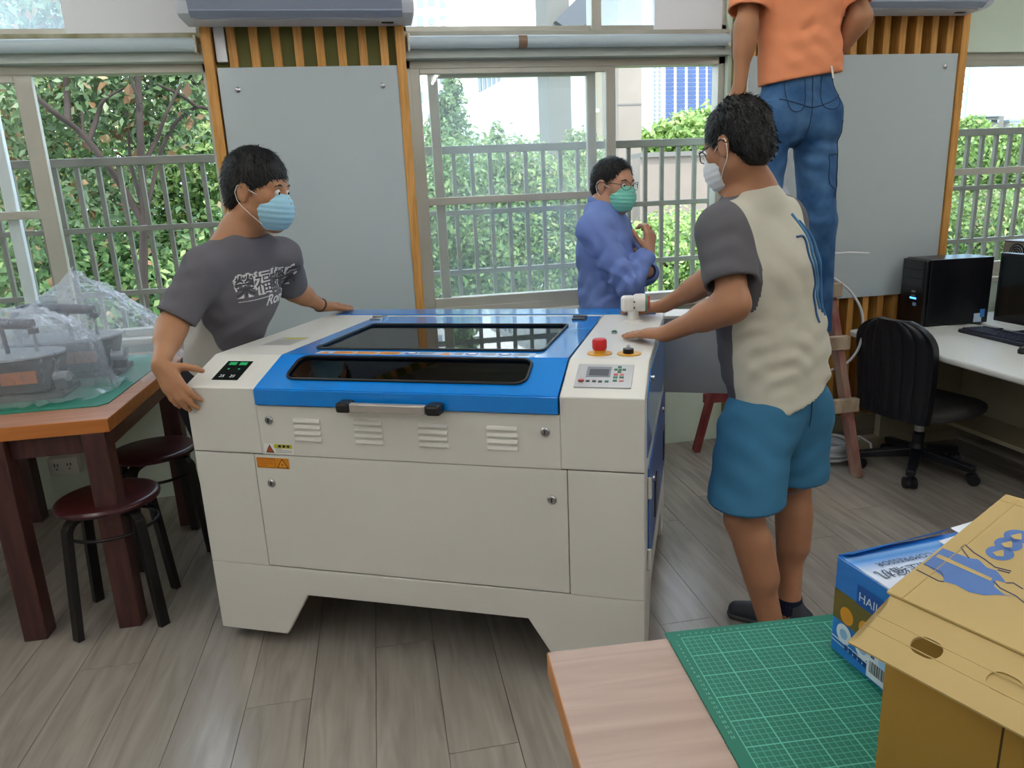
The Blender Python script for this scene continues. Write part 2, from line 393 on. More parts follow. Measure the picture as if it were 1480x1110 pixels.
# ceiling lamps (above the frame): real fixtures that light the room
M_lamp = mat('lamp_tube', 'FFFFFF', emit=LAMP_STRENGTH)
def lamp(x, y):
    t = thing('ceiling_lamp', 'twin-tube fluorescent ceiling lamp above the room', 'lamp', (x, y, ZC), 0, 'fluorescent lamps in rows on the ceiling')
    mb().cbox((0, 0, -.02), (.30, 1.24, .04)).build('housing', mat('lamp_housing', 'ECECEA', .5), t, bevel=.005)
    for s in (-1, 1): mb().tube([(s*.08, -.6, -.062), (s*.08, .6, -.062)], .016, 12).build('tube', M_lamp, t, smooth=40)
for yy in (-1.6, .35, 2.1):
    for xx in (-1.7, .75, 3.2): lamp(xx, yy)

# wall socket under the left table, with a black cord
sk = ony(97, 669, WY)
t = thing('wall_socket', 'white double wall socket box under the table with the bagged saws', 'socket', (sk.x, WY, sk.z))
bx(-.065, -.05, -.042, .065, -.001, .042).build('box', mat('socket_white', 'DCDCD6', .4), t, bevel=.004)
for s in (-1, 1):
    for q in (-.007, .007): mb().cbox((s*.028+q, -.05, .008), (.004, .003, .014)).build('slot', M_blackline, t)
    mb().cbox((s*.028, -.05, -.012), (.006, .003, .006)).build('slot', M_blackline, t)
# railing outside the windows
RY = 4.10
rt = thing('railing', 'grey-beige metal guard railing outside the windows', 'railing', (0, RY, -.05))
for z in (1.615, 1.285, .96, .55):
    big = z > 1.6
    bx(-4.6, -.022 if big else -.016, z+.05-(.02 if big else .014), 6.8, .022 if big else .016, z+.05+(.02 if big else .014)).build('rail', M_rail, rt, bevel=.003)
bm_ = bx(-.0105, -.0105, .05, .0105, .0105, 1.65).mesh('bar'); bm_.materials.append(M_rail)
xb = ony(630, 250, RY).x
for i in range(-49, 65): o = link('bar', bm_, rt); o.location = (xb+i*.0991, 0, 0)
struct(bx(-4.8, WY+WT, -.30, 7, RY+.15, -.05).build('balcony_slab', mat('balcony_concrete', 'A9A294', .8, var=.1)))
# ------------------------------------------------------------------ the laser cutter being moved
MA = math.radians(-24.8); F0 = onz(322, 905, .047)
LC = thing('laser_cutter', 'large white laser cutting machine with a blue lid, pushed by two men', 'machine', (F0.x, F0.y, 0), MA)
def MW(u, v, z): return Vector((F0.x+u*math.cos(MA)-v*math.sin(MA), F0.y+u*math.sin(MA)+v*math.cos(MA), z))
M_mw = mat('machine_white', 'DAD8D0', .34, var=.03, vscale=2)
M_mb = mat('machine_blue', '0083DE', .2, coat=.6)
M_mg = mat('machine_grey_sheet', 'A3A5A6', .45)
M_dk = mat('machine_inside', '1C2326', .7)
M_chrome = mat('chrome', 'B8BABC', .25, 1)
W_, D_, ZT, Z1, V2 = 1.359, 1.04, .921, .857, .165
UL, UR = .240, 1.137
# base with feet, each side a plate cut away between the feet
b = mb(); z0, z2 = .047, .284
for v in (0, D_-.02): b.prism([(0, v, z0), (.239, v, z0), (.328, v, .194), (1.031, v, .194), (1.12, v, z0), (W_, v, z0), (W_, v, z2), (0, v, z2)], (0, .02, 0))
for u in (0, W_-.02): b.prism([(u, .02, z0), (u, .16, z0), (u, .25, .194), (u, D_-.25, .194), (u, D_-.16, z0), (u, D_-.02, z0), (u, D_-.02, z2), (u, .02, z2)], (.02, 0, 0))
b.build('base', M_mw, LC, bevel=.003)
for u in (.13, W_-.13):
    for v in (.09, D_-.09):
        c = mb(); c.lathe([(.022, -.012), (.025, -.008), (.025, .008), (.022, .012)], (u, v, .025), 18, 'x'); c.cbox((u, v, .042), (.036, .05, .012))
        c.build('caster', M_blackline, LC, smooth=40)
# cabinet core, a little behind the front plates so that the joints read as dark lines
bx(.004, .006, z2, W_-.002, D_-.002, .655).build('core', M_dk, LC)
G = .0022
def plate(name, u0, u1, za, zb, m=M_mw, v0=0, v1=.012, parent=None): return bx(u0+G/2, v0, za+G/2, u1-G/2, v1, zb-G/2).build(name, m, parent or LC, bevel=.0015)
plate('front_plate', 0, .207, z2, .654); plate('front_plate', 1.155, W_, z2, .654)
door = plate('door', .207, 1.155, z2+.003, .654)
upper = plate('louvred_panel', UL-.003, UR+.003, .654, .808)
for u in (0, W_-.012): bx(u if u else .0005, .012, z2, u+.0115, D_, .654).build('side_plate', M_mw, LC)
bx(.0, D_-.012, z2, W_, D_, .80).build('back_plate', M_mw, LC)
def cheek(u0, u1): mb().prism([(u0, 0, .656), (u0, 0, Z1), (u0, V2, ZT), (u0, D_, ZT), (u0, D_, .656)], (u1-u0, 0, 0)).build('cheek', M_mw, LC, bevel=.003)
cheek(0, UL-G); cheek(UR+G, W_)
bx(UL, .012, .656, UR, .78, .70).build('cutting_bed', mat('honeycomb_bed', '2E4646', .5, .3, var=.4, vscale=60), LC)
gm = mb(); gm.cbox(((UL+UR)/2, .42, .80), (UR-UL-.02, .05, .04)); gm.build('gantry', mat('gantry_alu', '7C8C8C', .35, .6), LC)
mb().cbox((.56, .38, .80), (.07, .09, .09)).build('laser_head', mat('head_teal', '2C6D78', .4), LC, bevel=.006)
# rear deck: hinge strip, white gap, blue strip
bx(UL, .772, .70, UR, D_, ZT-.001).build('rear_deck', M_mw, LC)
bx(UL+.001, .774, ZT-.001, UR-.001, .858, ZT+.002).build('hinge_strip', M_mb, LC)
bx(.035, .905, ZT, 1.33, 1.032, ZT+.003).build('rear_strip', M_mb, LC, bevel=.001)
# lid: plates with rounded windows
def rrect(cx, cy, hx, hy, r, n=6):
    pts = []
    for (sx, sy, a0) in ((1, 1, 0), (-1, 1, 90), (-1, -1, 180), (1, -1, 270)):
        for i in range(n+1):
            a = math.radians(a0+90*i/n); pts.append((cx+sx*(hx-r)+r*math.cos(a), cy+sy*(hy-r)+r*math.sin(a)))
    return pts
def holed(name, rect, hole, fmap, th, m, parent):
    """plate over rect=(x0,y0,x1,y1) with a rounded hole (cx,cy,hx,hy,r); fmap(x,y,h) gives the point"""
    x0, y0, x1, y1 = rect; inn = rrect(*hole); n = len(inn); q = n//4; out = []
    for i in range(n):
        k = i//q; s = (i % q)/(q-1); c = [(x1, y1), (x0, y1), (x0, y0), (x1, y0)][k]; e = inn[i]
        if k == 0: p = (x1, e[1]) if s < .5 else (e[0], y1)
        elif k == 1: p = (e[0], y1) if s < .5 else (x0, e[1])
        elif k == 2: p = (x0, e[1]) if s < .5 else (e[0], y0)
        else: p = (e[0], y0) if s < .5 else (x1, e[1])
        if i % q == q//2: p = c
        out.append(p)
    V = [fmap(*p, h) for h in (0, -th) for p in out+inn]; fs = []
    for i in range(n):
        j = (i+1) % n
        fs += [(i, j, n+j, n+i), (2*n+j, 2*n+i, 3*n+i, 3*n+j), (n+i, n+j, 3*n+j, 3*n+i), (j, i, 2*n+i, 2*n+j)]
    return MB().add(V, fs).build(name, m, parent)
LZ = .0025
sl = math.hypot(V2, ZT-Z1); sv, sz = V2/sl, (ZT-Z1)/sl
def smap(u, s, h): return (u, -.004+s*sv-h*sz, Z1+LZ+s*sz+h*sv)
def tmap(u, v, h): return (u, v, ZT+LZ+h)
lid = bx(UL+.001, -.010, .811, UR-.001, .004, Z1+.001).build('lid', M_mb, LC, bevel=.002)
hs = (.678, .5*(.047+.158), .362, .056, .035); ht = (.680, .452, .368, .212, .018)
SLOPE = lambda v: v/sv
s_h = (hs[0], SLOPE(.098), hs[2], SLOPE(.054), .030)
holed('lid_slope', (UL+.001, 0, UR-.001, sl), s_h, smap, .014, M_mb, lid)
holed('lid_top', (UL+.001, V2-.001, UR-.001, .770), ht, tmap, .014, M_mb, lid)
GT = glass('smoked_acrylic', (.20, .23, .23), rough=.015)
def gasket(hole, fmap):
    a = rrect(*hole); V = [fmap(x, y, h) for h in (.003,) for x, y in a]
    mb().tube([Vector(p) for p in V], .0045, 6, closed=True).build('gasket', M_blackline, lid, smooth=60)
    g = rrect(hole[0], hole[1], hole[2]+.002, hole[3]+.002, hole[4])
    mb().prism([fmap(x, y, -.002) for x, y in g], Vector(fmap(0, 0, -.006))-Vector(fmap(0, 0, -.002))).build('window_pane', GT, lid)
gasket(s_h, smap); gasket(ht, tmap)
# aluminium handle with black ends
hb = mb().cbox((.673, -.043, .823), (.222, .018, .026)).build('handle', mat('brushed_aluminium', 'C4BDB8', .35, .7), lid, bevel=.004)
for u in (.541, .805): mb().cbox((u, -.030, .822), (.042, .046, .030)).build('handle_end', M_blackline, hb, bevel=.008)
# hinges
for u, v in ((.275, .80), (1.065, .80)):
    h = mb(); h.cbox((u, v-.022, ZT+.006), (.045, .026, .006)); h.cbox((u, v+.025, ZT+.006), (.045, .03, .006)); h.tube([(u-.024, v, ZT+.009), (u+.024, v, ZT+.009)], .006, 8)
    h.build('hinge', M_chrome if u < .5 else mat('dark_steel', '4A4A50', .4, .8), LC)
# louvres pressed into the upper panel, one mesh shared
lv = mb(); pr = [(0, 0, 0), (0, -.004, -.001), (0, -.0075, -.010), (0, -.006, -.013), (0, 0, -.0135)]
lv.prism([(-.043, y, z) for _, y, z in pr], (.086, 0, 0)); lm = lv.mesh('louvre'); lm.materials.append(M_mw)
for u in (.397, .589, .783, .981):
    for k in range(4): o = link('louvre', lm, upper, bevel=.0025); o.location = (u, .001, .7715-k*.0187)
def keylock(u, z, par):
    o = mb().lathe([(.013, .001), (.013, -.004), (.0095, -.007), (0, -.007)], (u, 0, z), 16, 'y').build('key_lock', M_chrome, par, smooth=40)
    mb().cbox((u, -.0075, z), (.0035, .002, .011)).build('key_slot', M_blackline, o)
keylock(.275, .763, upper); keylock(1.099, .760, upper); keylock(.256, .564, door); keylock(1.112, .567, door)
# printed stickers
def flat(name, pts, m, par=LC): return MB().add(pts, [tuple(range(len(pts)))]).build(name, m, par)
M_or = mat('sticker_orange', 'D98A14', .4); M_ye = mat('sticker_yellow', 'C9C62A', .4); M_wh = mat('sticker_white', 'E9E9E4', .4); M_pk = mat('print_black', '1E1A16', .5); M_rb = mat('print_red_brown', 'A8481C', .5); M_pb = mat('print_blue', '24409A', .4)
fx = lambda u, z, h=.0004: (u, -h-.0002, z)
def rect(name, u0, u1, a0, a1, m, f=fx, h=.0004, par=LC): return flat(name, [f(u0, a0, h), f(u1, a0, h), f(u1, a1, h), f(u0, a1, h)], m, par)
def tri(name, u0, u1, a0, a1, m, f=fx, h=.0006, par=LC): return flat(name, [f(u0, a0, h), f(u1, a0, h), f((u0+u1)/2, a1, h)], m, par)
sA = rect('warning_sticker', .246, .342, .659, .690, M_wh)
tri('warning_triangle', .2505, .279, .6615, .6875, M_pk, par=sA); tri('warning_triangle', .2535, .276, .6635, .684, M_rb, h=.0009, par=sA)
rect('sticker_band', .280, .340, .6765, .689, M_ye, h=.0006, par=sA)
for k in range(3): rect('sticker_mark', .294+k*.014, .303+k*.014, .679, .687, M_pk, h=.0009, par=sA)
for k in range(3): rect('sticker_line', .284, .305 if k == 0 else .337, .6735-k*.0048, .6747-k*.0048, M_pk, h=.0007, par=sA)
sB = rect('warning_sticker', .214, .322, .612, .645, M_or)
for q in ((.216, .2755, .614, .615), (.216, .2755, .6425, .6435), (.216, .217, .614, .6435), (.2745, .2755, .614, .6435)): rect('sticker_line', *q, M_pk, h=.0006, par=sB)
for k in range(4): rect('sticker_line', .220, (.270, .268, .271, .250)[k], .6375-k*.006, .639-k*.006, M_rb, h=.0007, par=sB)
tri('warning_triangle', .281, .319, .6145, .644, M_pk, par=sB); tri('warning_triangle', .285, .315, .6165, .640, mat('sticker_gold', 'E8A02A', .4), h=.0009, par=sB)
flat('laser_star', [fx(.300+.006*math.cos(a*PI/8)*(1 if a % 2 else .35), .6245+.006*math.sin(a*PI/8)*(1 if a % 2 else .35), .0013) for a in range(16)], M_rb, sB)
tz = lambda u, v, h=.0004: (u, v, ZT+LZ+h)
st = rect('sticker_strip', .345, 1.035, .174, .215, mat('strip_blue_white', 'A9C4DC', .35), tz, par=lid)
tri('warning_triangle', .352, .392, .178, .211, M_or, tz, par=st)
for k in range(3):
    rect('warning_block', .400+k*.075, .468+k*.075, .178, .211, M_or, tz, .0006, st); rect('sticker_line', .407+k*.075, .461+k*.075, .192, .197, M_rb, tz, .0009, st)
for u in (.655, .845, .945):
    flat('round_mark', [tz(u+.020*math.cos(a*PI/10), .1945+.016*math.sin(a*PI/10), .0007) for a in range(20)], M_pb, st)
    flat('round_mark', [tz(u+.013*math.cos(a*PI/10), .199+.009*math.sin(a*PI/10), .0010) for a in range(20)], M_wh, st)
    for k in range(3): rect('sticker_line', u+.026, u+.072, .183+k*.010, .187+k*.010, M_pk, tz, .0007, st)
tri('warning_triangle', .745, .785, .178, .211, M_or, tz, .0007, st)
for k in range(3): rect('sticker_line', .79, .818, .183+k*.010, .187+k*.010, M_pk, tz, .0007, st)
cz = lambda u, v, h=.0004: (u, v, ZT+h)
sC = rect('rating_sticker', .075, .185, .30, .44, mat('sticker_grey', 'C2C2BE', .4), cz)
rect('sticker_band', .095, .180, .405, .425, M_ye, cz, .0008, sC)
for k in range(5): rect('sticker_line', .082, .178, .312+k*.017, .318+k*.017, mat('print_grey', '8A8A88', .5), cz, .0008, sC)
# meter window on the left slope, control pad on the right slope
cs = lambda u, s, h: (u, s*sv-h*sz, Z1+s*sz+h*sv)
def spl(u0, u1, v0, v1, h, m, name, par): return mb().prism([cs(u0, SLOPE(v0), 0), cs(u1, SLOPE(v0), 0), cs(u1, SLOPE(v1), 0), cs(u0, SLOPE(v1), 0)], Vector(cs(0, 0, h))-Vector(cs(0, 0, 0))).build(name, m, par)
bp_ = spl(.072, .160, .036, .128, .0015, mat('meter_black', '0B1512', .12), 'meter_window', LC)
for u in (.098, .134):
    lettering('meter_print', '25', .018, M_wh, bp_, cs(u-.010, SLOPE(.048), .0019), (1, 0, 0), (0, sv, sz))
    spl(u-.013, u+.013, .108, .122, .0018, mat('meter_green', '1E8A50', .3, emit=.25), 'meter_light', bp_)
    spl(u-.003, u+.003, .086, .091, .0018, mat('meter_green', '1E8A50', .3), 'meter_light', bp_)
pad = spl(1.171, 1.320, .038, .136, .004, mat('keypad_silver', 'B4B5B8', .3, .3), 'control_pad', LC)
scr = spl(1.197, 1.262, .080, .124, .0048, mat('display_grey', '8C9098', .08), 'display', pad)
spl(1.205, 1.257, .086, .113, .0053, mat('display_dark', '5F646C', .08), 'display_text', scr)
cols = {'g': mat('key_green', '1F6B4A', .4), 'r': mat('key_red', 'B43A3A', .4), 'k': mat('key_dark', '23262A', .4), 'w': mat('key_pink', 'C8786C', .4)}
for i, (u, v, c, wd) in enumerate([(1.283, .124, 'g', .010), (1.274, .113, 'g', .009), (1.285, .113, 'g', .009), (1.296, .113, 'g', .009), (1.284, .103, 'g', .010), (1.276, .092, 'r', .011), (1.292, .092, 'w', .011),
                                   (1.276, .080, 'g', .012), (1.292, .080, 'g', .012), (1.276, .066, 'g', .011), (1.293, .066, 'w', .012), (1.205, .062, 'k', .010), (1.222, .062, 'k', .010), (1.238, .061, 'k', .010), (1.255, .062, 'g', .010)]):
    spl(u-wd/2, u+wd/2, v-.0035, v+.0035, .0052, cols[c], 'key', pad)
o = mb().lathe([(.0085, 0), (.008, .003), (0, .0045)], cs(1.187, SLOPE(.064), .004), 16).build('stop_key', cols['r'], pad, smooth=50)
# emergency stop, key switch, indicator on the right cheek
def disc(u, v, r, h, m, name, par, z=ZT, r2=None): return mb().lathe([(r, 0), (r if r2 is None else r2, h)], (u, v, z), 24).build(name, m, par, smooth=40)
e1 = disc(1.214, .232, .036, .003, mat('estop_yellow', 'D9A02C', .4), 'stop_collar', LC); disc(1.214, .232, .016, .020, mat('estop_yellow', 'D9A02C', .4), 'stop_neck', e1, ZT+.003)
mb().lathe([(.0185, 0), (.021, .006), (.021, .026), (.018, .031), (0, .031)], (1.214, .232, ZT+.012), 24).build('stop_button', mat('estop_red', 'CC1F22', .3), e1, smooth=40)
e2 = disc(1.297, .232, .034, .003, mat('estop_yellow', 'D9A02C', .4), 'switch_collar', LC); disc(1.295, .232, .015, .013, M_blackline, 'switch_body', e2, ZT+.003)
mb().cbox((1.295, .232, ZT+.019), (.008, .028, .008)).build('switch_key', M_chrome, e2)
e3 = disc(1.221, .535, .010, .006, M_chrome, 'indicator_ring', LC); disc(1.221, .535, .007, .010, mat('indicator_green', '1F7A55', .3), 'indicator_lamp', e3)
# right flank: blue panels, black grips, key locks, hinge pins
s1 = mb().prism([(W_, .07, .672), (W_, .07, .838), (W_, V2+.02, .888), (W_, D_-.05, .888), (W_, D_-.05, .672)], (.0025, 0, 0)).build('flank_panel', M_mb, LC)
s2 = bx(W_, .11, .318, W_+.004, D_-.05, .625).build('flank_door', mat('machine_blue_dark', '2E5EA2', .35), LC)
for v in (.40, .90): mb().cbox((W_+.004, v, .43), (.006, .09, .12)).build('recessed_grip', M_blackline, s2)
for v, z in ((.28, .53), (.80, .59)): mb().lathe([(.011, 0), (.011, .006), (0, .008)], (W_+.003, v, z), 12, 'x').build('key_lock', M_chrome, s2, smooth=40)
mb().lathe([(.009, 0), (.009, .006), (0, .008)], (W_+.002, .26, .845), 12, 'x').build('key_lock', M_chrome, s1, smooth=40)
for z in (.36, .575): mb().tube([(W_+.006, .098, z-.03), (W_+.006, .098, z+.03)], .006, 8).build('hinge_pin', M_mw, s2)
# laser tube extension sticking out at the rear right
def mfront(px, py, v):
    d = ray(px, py); n = np.array([-math.sin(MA), math.cos(MA), 0]); o0 = np.array([F0.x, F0.y, 0])
    return Vector(EYE+d*(((o0-EYE)@n+v)/(d@n)))
ve = .93
za, zb = mfront(964, 461, ve).z, mfront(964, 567, ve).z
ex = bx(W_-.002, ve, zb, W_+.42, ve+.15, za).build('tube_extension', M_mg, LC, bevel=.003)
bx(W_-.002, ve-.002, za, W_+.422, ve+.155, za+.012).build('extension_top', M_mw, ex, bevel=.002)

# white fitting lying on the right cheek
p = MW(1.262, .745, ZT)
t = thing('pipe_fitting', 'small white plastic fitting standing on the laser machine by a hand', 'fitting', p, MA+.1)
M_fit = mat('fitting_white', 'DEDAD4', .4)
mb().lathe([(.040, 0), (.038, .003), (.020, .010), (.018, .05), (0, .052)], (0, 0, 0), 20).build('foot', M_fit, t, smooth=40)
mb().cbox((-.018, 0, .066), (.048, .058, .052)).build('housing', M_fit, t, bevel=.012, seg=3)
mb().lathe([(.026, -.005), (.031, .004), (.031, .032), (.029, .036)], (.005, 0, .068), 24, 'x').build('collar', M_fit, t, smooth=40)
mb().lathe([(.029, 0), (.029, .008)], (.041, 0, .068), 24, 'x').build('green_ring', mat('ring_green', '5F8F70', .4), t, smooth=40)
mb().lathe([(.027, 0), (.025, .008), (0, .008)], (.049, 0, .068), 24, 'x').build('red_ring', mat('ring_red', 'B8504A', .4), t, smooth=40)
for y, z in ((-.03, .075), (-.03, .055)): mb().lathe([(.003, 0), (.003, -.002), (0, -.002)], (.004, y, z), 8, 'y').build('screw', M_blackline, t)
# ------------------------------------------------------------------ left work table with two bagged scroll saws
def onplane(px, py, p0, n):
    d = ray(px, py); n = np.array(n); return Vector(EYE+d*(((np.array(p0)-EYE)@n)/(d@n)))
M_top = wood('tabletop_beech', 'A8745A', 'BE8A6E', .38, (1, 9, 9), 3, 0, .03)
M_edge = wood('tabletop_edge', 'B0662A', 'C67B3A', .42, (1, 12, 12), 4, 0, .03)
M_leg = wood('dark_table_leg', '3A1E1C', '54302B', .4, (12, 12, 1.2), 4, .08, .05)
def grid_mat(name, base, line, cell, off=(0, 0), thin=.0011, bold=.0020, fade=.55):
    """printed cutting-mat grid: thin line each cell, bold line every five cells, in object XY"""
    m = bpy.data.materials.new(name); m.use_nodes = True; t = m.node_tree; b = t.nodes['Principled BSDF']; b.inputs['Roughness'].default_value = .5
    tc = N(t, 'ShaderNodeTexCoord'); sp = N(t, 'ShaderNodeSeparateXYZ'); t.links.new(tc.outputs['Object'], sp.inputs[0])
    def math_(op, a, c=None):
        n = N(t, 'ShaderNodeMath', operation=op)
        for i, x in enumerate((a, c)):
            if x is None: continue
            if isinstance(x, (int, float)): n.inputs[i].default_value = x
            else: t.links.new(x, n.inputs[i])
        return n.outputs[0]
    def lines(axis, step, wd, o):
        v = math_('DIVIDE', math_('ADD', sp.outputs[axis], -o+100*step), step); fr = math_('FRACT', math_('ADD', v, .5)); d = math_('ABSOLUTE', math_('SUBTRACT', fr, .5))
        return math_('LESS_THAN', d, wd/step/2)
    th = math_('MAXIMUM', lines(0, cell, thin, off[0]), lines(1, cell, thin, off[1]))
    bo = math_('MAXIMUM', lines(0, cell*5, bold, off[0]), lines(1, cell*5, bold, off[1]))
    fac = math_('MAXIMUM', math_('MULTIPLY', th, fade), math_('MULTIPLY', bo, .9))
    mx = N(t, 'ShaderNodeMix', data_type='RGBA'); mx.inputs[6].default_value = lin(base); mx.inputs[7].default_value = lin(line)
    t.links.new(fac, mx.inputs[0]); t.links.new(mx.outputs[2], b.inputs['Base Color']); return m
TZ = .74
cr = onz(155, 605, TZ)
LT = thing('work_table', 'wooden work table with dark legs and two plastic-covered saws on it', 'table', (cr.x, cr.y, 0))
TLX, TLY = 1.30, 1.15
top = bx(-TLX, 0, TZ-.045, 0, TLY, TZ-.0008).build('tabletop', M_edge, LT, bevel=.002)
bx(-TLX+.002, .002, TZ-.0008, -.002, TLY-.002, TZ).build('laminate', M_top, top)
b = mb(); b.box(-TLX+.03, .03, .625, -.03, .05, .695); b.build('apron', M_leg, LT)
mb().box(-.05, .05, .625, -.03, TLY-.03, .695).build('apron', M_leg, LT); mb().box(-TLX+.03, TLY-.05, .625, -.03, TLY-.03, .695).build('apron', M_leg, LT)
for x, y in ((-.052, .035), (-.345, .030), (-.052, TLY-.30), (-.62, .04), (-TLX+.10, .04), (-.78, TLY-.07), (-TLX+.10, TLY-.07)):
    bx(x-.036, y-.036, 0, x+.036, y+.036, .695).build('leg', M_leg, LT, bevel=.003)
M_mat1 = mat('cutting_mat_green', '2C7F69', .5, var=.06, vscale=20)
cm = mb().prism([(-1.2, .17, 0), (-.085, .17, 0), (-.06, .20, 0), (-.06, 1.08, 0), (-1.2, 1.08, 0)], (0, 0, .003)).build('cutting_mat', grid_mat('mat_grid_left', '2C7F69', '3E9A84', .0095, fade=.35))
cm.location = (cr.x, cr.y, TZ+.0003); tag(cm, 'green cutting mat under the bagged saws', 'cutting mat')

M_sawb = mat('saw_black', '1E2A2C', .4); M_sawt = mat('saw_table_steel', '9AA0A6', .35, .5); M_sawa = mat('saw_arm', '3A3B4A', .4)
def saw(x, y, rz, label):
    t = thing('scroll_saw', label, 'saw', (x, y, TZ+.0035), rz)
    bx(-.24, -.09, 0, .13, .10, .025).build('base', M_sawb, t, bevel=.008)
    mb().prism([(-.23, -.075, .025), (.085, -.075, .025), (.115, -.06, .14), (-.21, -.06, .14)], (0, .135, 0)).build('motor_housing', M_sawb, t, bevel=.008)
    pts = [(.16*math.cos(a*PI/16)-.03, .125*math.sin(a*PI/16), .15) for a in range(-8, 9)]+[(-.24, .125, .15), (-.26, .09, .15), (-.26, -.09, .15), (-.24, -.125, .15)]
    mb().prism(pts, (0, 0, .008)).build('work_plate', M_sawt, t, bevel=.002)
    mb().tube(smooth_path([(-.24, .05, .14), (-.26, .05, .22), (-.23, .05, .265), (-.12, .03, .268), (.0, .0, .262), (.05, -.005, .258)]), [.022, .022, .018]).build('arm', M_sawa, t, smooth=60)
    mb().tube([(-.05, 0, .16), (-.055, 0, .255)], .008, 8).build('blade_guard_post', M_sawa, t)
    mb().tube([(.045, -.005, .16), (.045, -.005, .255)], .006, 8).build('blade_clamp_post', M_sawt, t)
    mb().cbox((.045, -.005, .235), (.03, .026, .022)).build('clamp', M_sawa, t, bevel=.004)
    mb().tube([(.11, -.08, .08), (.16, -.09, .08)], .018, 14).build('dust_port', M_sawt, t, smooth=40)
    mb().cbox((.135, -.075, .05), (.05, .03, .04)).build('switch_box', M_sawa, t, bevel=.005)
    mb().cbox((-.005, -.0745, .082), (.115, .004, .044)).build('maker_plate', mat('label_orange', 'C9743A', .4), t)
    return t
f = onz(40, 566, TZ)
saw(-1.265, 2.80, .05, 'black scroll saw with an orange plate, under the bag at the table front')
saw(-1.175, 3.12, .02, 'black scroll saw under the clear bag at the window side of the table')
def plastic():
    m = bpy.data.materials.new('clear_plastic_bag'); m.use_nodes = True; t = m.node_tree; t.nodes.clear(); o = N(t, 'ShaderNodeOutputMaterial')
    tr = N(t, 'ShaderNodeBsdfTransparent'); tr.inputs[0].default_value = (.95, .96, .98, 1)
    gl = N(t, 'ShaderNodeBsdfGlossy'); gl.inputs['Roughness'].default_value = .08
    tl = N(t, 'ShaderNodeBsdfTranslucent'); tl.inputs[0].default_value = (.92, .94, 1, 1)
    df = N(t, 'ShaderNodeBsdfDiffuse'); df.inputs[0].default_value = (.86, .88, .95, 1)
    lw = N(t, 'ShaderNodeLayerWeight'); lw.inputs[0].default_value = .35
    mr = N(t, 'ShaderNodeMapRange'); mr.inputs[3].default_value = .08; mr.inputs[4].default_value = .75; t.links.new(lw.outputs['Facing'], mr.inputs[0])
    ns = N(t, 'ShaderNodeTexNoise'); ns.inputs['Scale'].default_value = 26; ns.inputs['Detail'].default_value = 5; ns.inputs['Distortion'].default_value = 1.5
    tc = N(t, 'ShaderNodeTexCoord'); t.links.new(tc.outputs['Object'], ns.inputs['Vector'])
    bp = N(t, 'ShaderNodeBump'); bp.inputs['Strength'].default_value = .8; bp.inputs['Distance'].default_value = .02; t.links.new(ns.outputs['Fac'], bp.inputs['Height'])
    t.links.new(bp.outputs[0], gl.inputs['Normal'])
    a = N(t, 'ShaderNodeMixShader'); a.inputs[0].default_value = .5; t.links.new(tl.outputs[0], a.inputs[1]); t.links.new(df.outputs[0], a.inputs[2])
    c = N(t, 'ShaderNodeMixShader'); t.links.new(mr.outputs[0], c.inputs[0]); t.links.new(a.outputs[0], c.inputs[1]); t.links.new(gl.outputs[0], c.inputs[2])
    d = N(t, 'ShaderNodeMixShader'); d.inputs[0].default_value = .28; t.links.new(tr.outputs[0], d.inputs[1]); t.links.new(c.outputs[0], d.inputs[2])
    t.links.new(d.outputs[0], o.inputs[0]); return m
M_bag = plastic()
def bag(cx, cy, prof, rx, ry, seed, label, knot=None, skirt=None):
    """crumpled bag draped over a saw: prof = (radius factor, height) from top to hem"""
    nu, V = 150, []; fs = []; rows = []
    P = [Vector((r, 0, z)) for r, z in prof]; P = smooth_path(P, 7); n = len(P)
    for i, q in enumerate(P):
        for k in range(nu):
            a = 2*PI*k/nu; c, s_ = math.cos(a), math.sin(a)
            ex = 1.0/(abs(c)**2.6+abs(s_)**2.6)**(1/2.6)
            sk = 0
            if skirt: sk = skirt(a)*max(0, (i/n-.55)/.45)
            tt = i/(n-1)
            fold = noise.noise(Vector((c*3.1+seed, s_*3.1, tt*1.2)))*.055*tt+abs(noise.noise(Vector((c*9+seed, s_*9, tt*2.2))))*.05*tt**1.3
            cr_ = noise.noise(Vector((c*4*q.x*3+seed, s_*4*q.x*3, q.z*14)))*.012+noise.noise(Vector((c*q.x*22+seed, s_*q.x*22, q.z*30)))*.006
            r = q.x+fold*.8
            z = q.z+cr_+noise.noise(Vector((c*q.x*7, s_*q.x*7, seed)))*.018*(1-tt)
            V.append((cx+c*ex*(r*rx+sk)+cr_, cy+s_*ex*(r*ry+sk*.6)+cr_, max(z, TZ+.007)))
    for i in range(n-1):
        for k in range(nu): k2 = (k+1) % nu; fs.append((i*nu+k, i*nu+k2, (i+1)*nu+k2, (i+1)*nu+k)[::-1])
    m_ = MB().add(V, fs); fs2 = tuple(range(nu)); m_.f.append(fs2); m_.mi.append(0)
    o = m_.build('plastic_bag', M_bag, None, smooth=180); o['label'] = label; o['category'] = 'plastic bag'
    return o
bag(-1.28, 2.80, [(.05, 1.055), (.35, 1.045), (.72, 1.0), (1.0, .915), (1.05, .86), (1.10, .79), (1.22, .752)], .245, .165, 2.3, 'crumpled clear plastic bag over the saw with an orange plate')
bag(-1.175, 3.12, [(.03, 1.16), (.12, 1.14), (.30, 1.10), (.62, 1.045), (1.0, .955), (1.12, .90), (1.2, .80), (1.36, .752)], .25, .17, 7.9, 'tall clear plastic bag peaked over the saw by the window',
    skirt=lambda a: .12*max(0, math.cos(a+.35))**2)

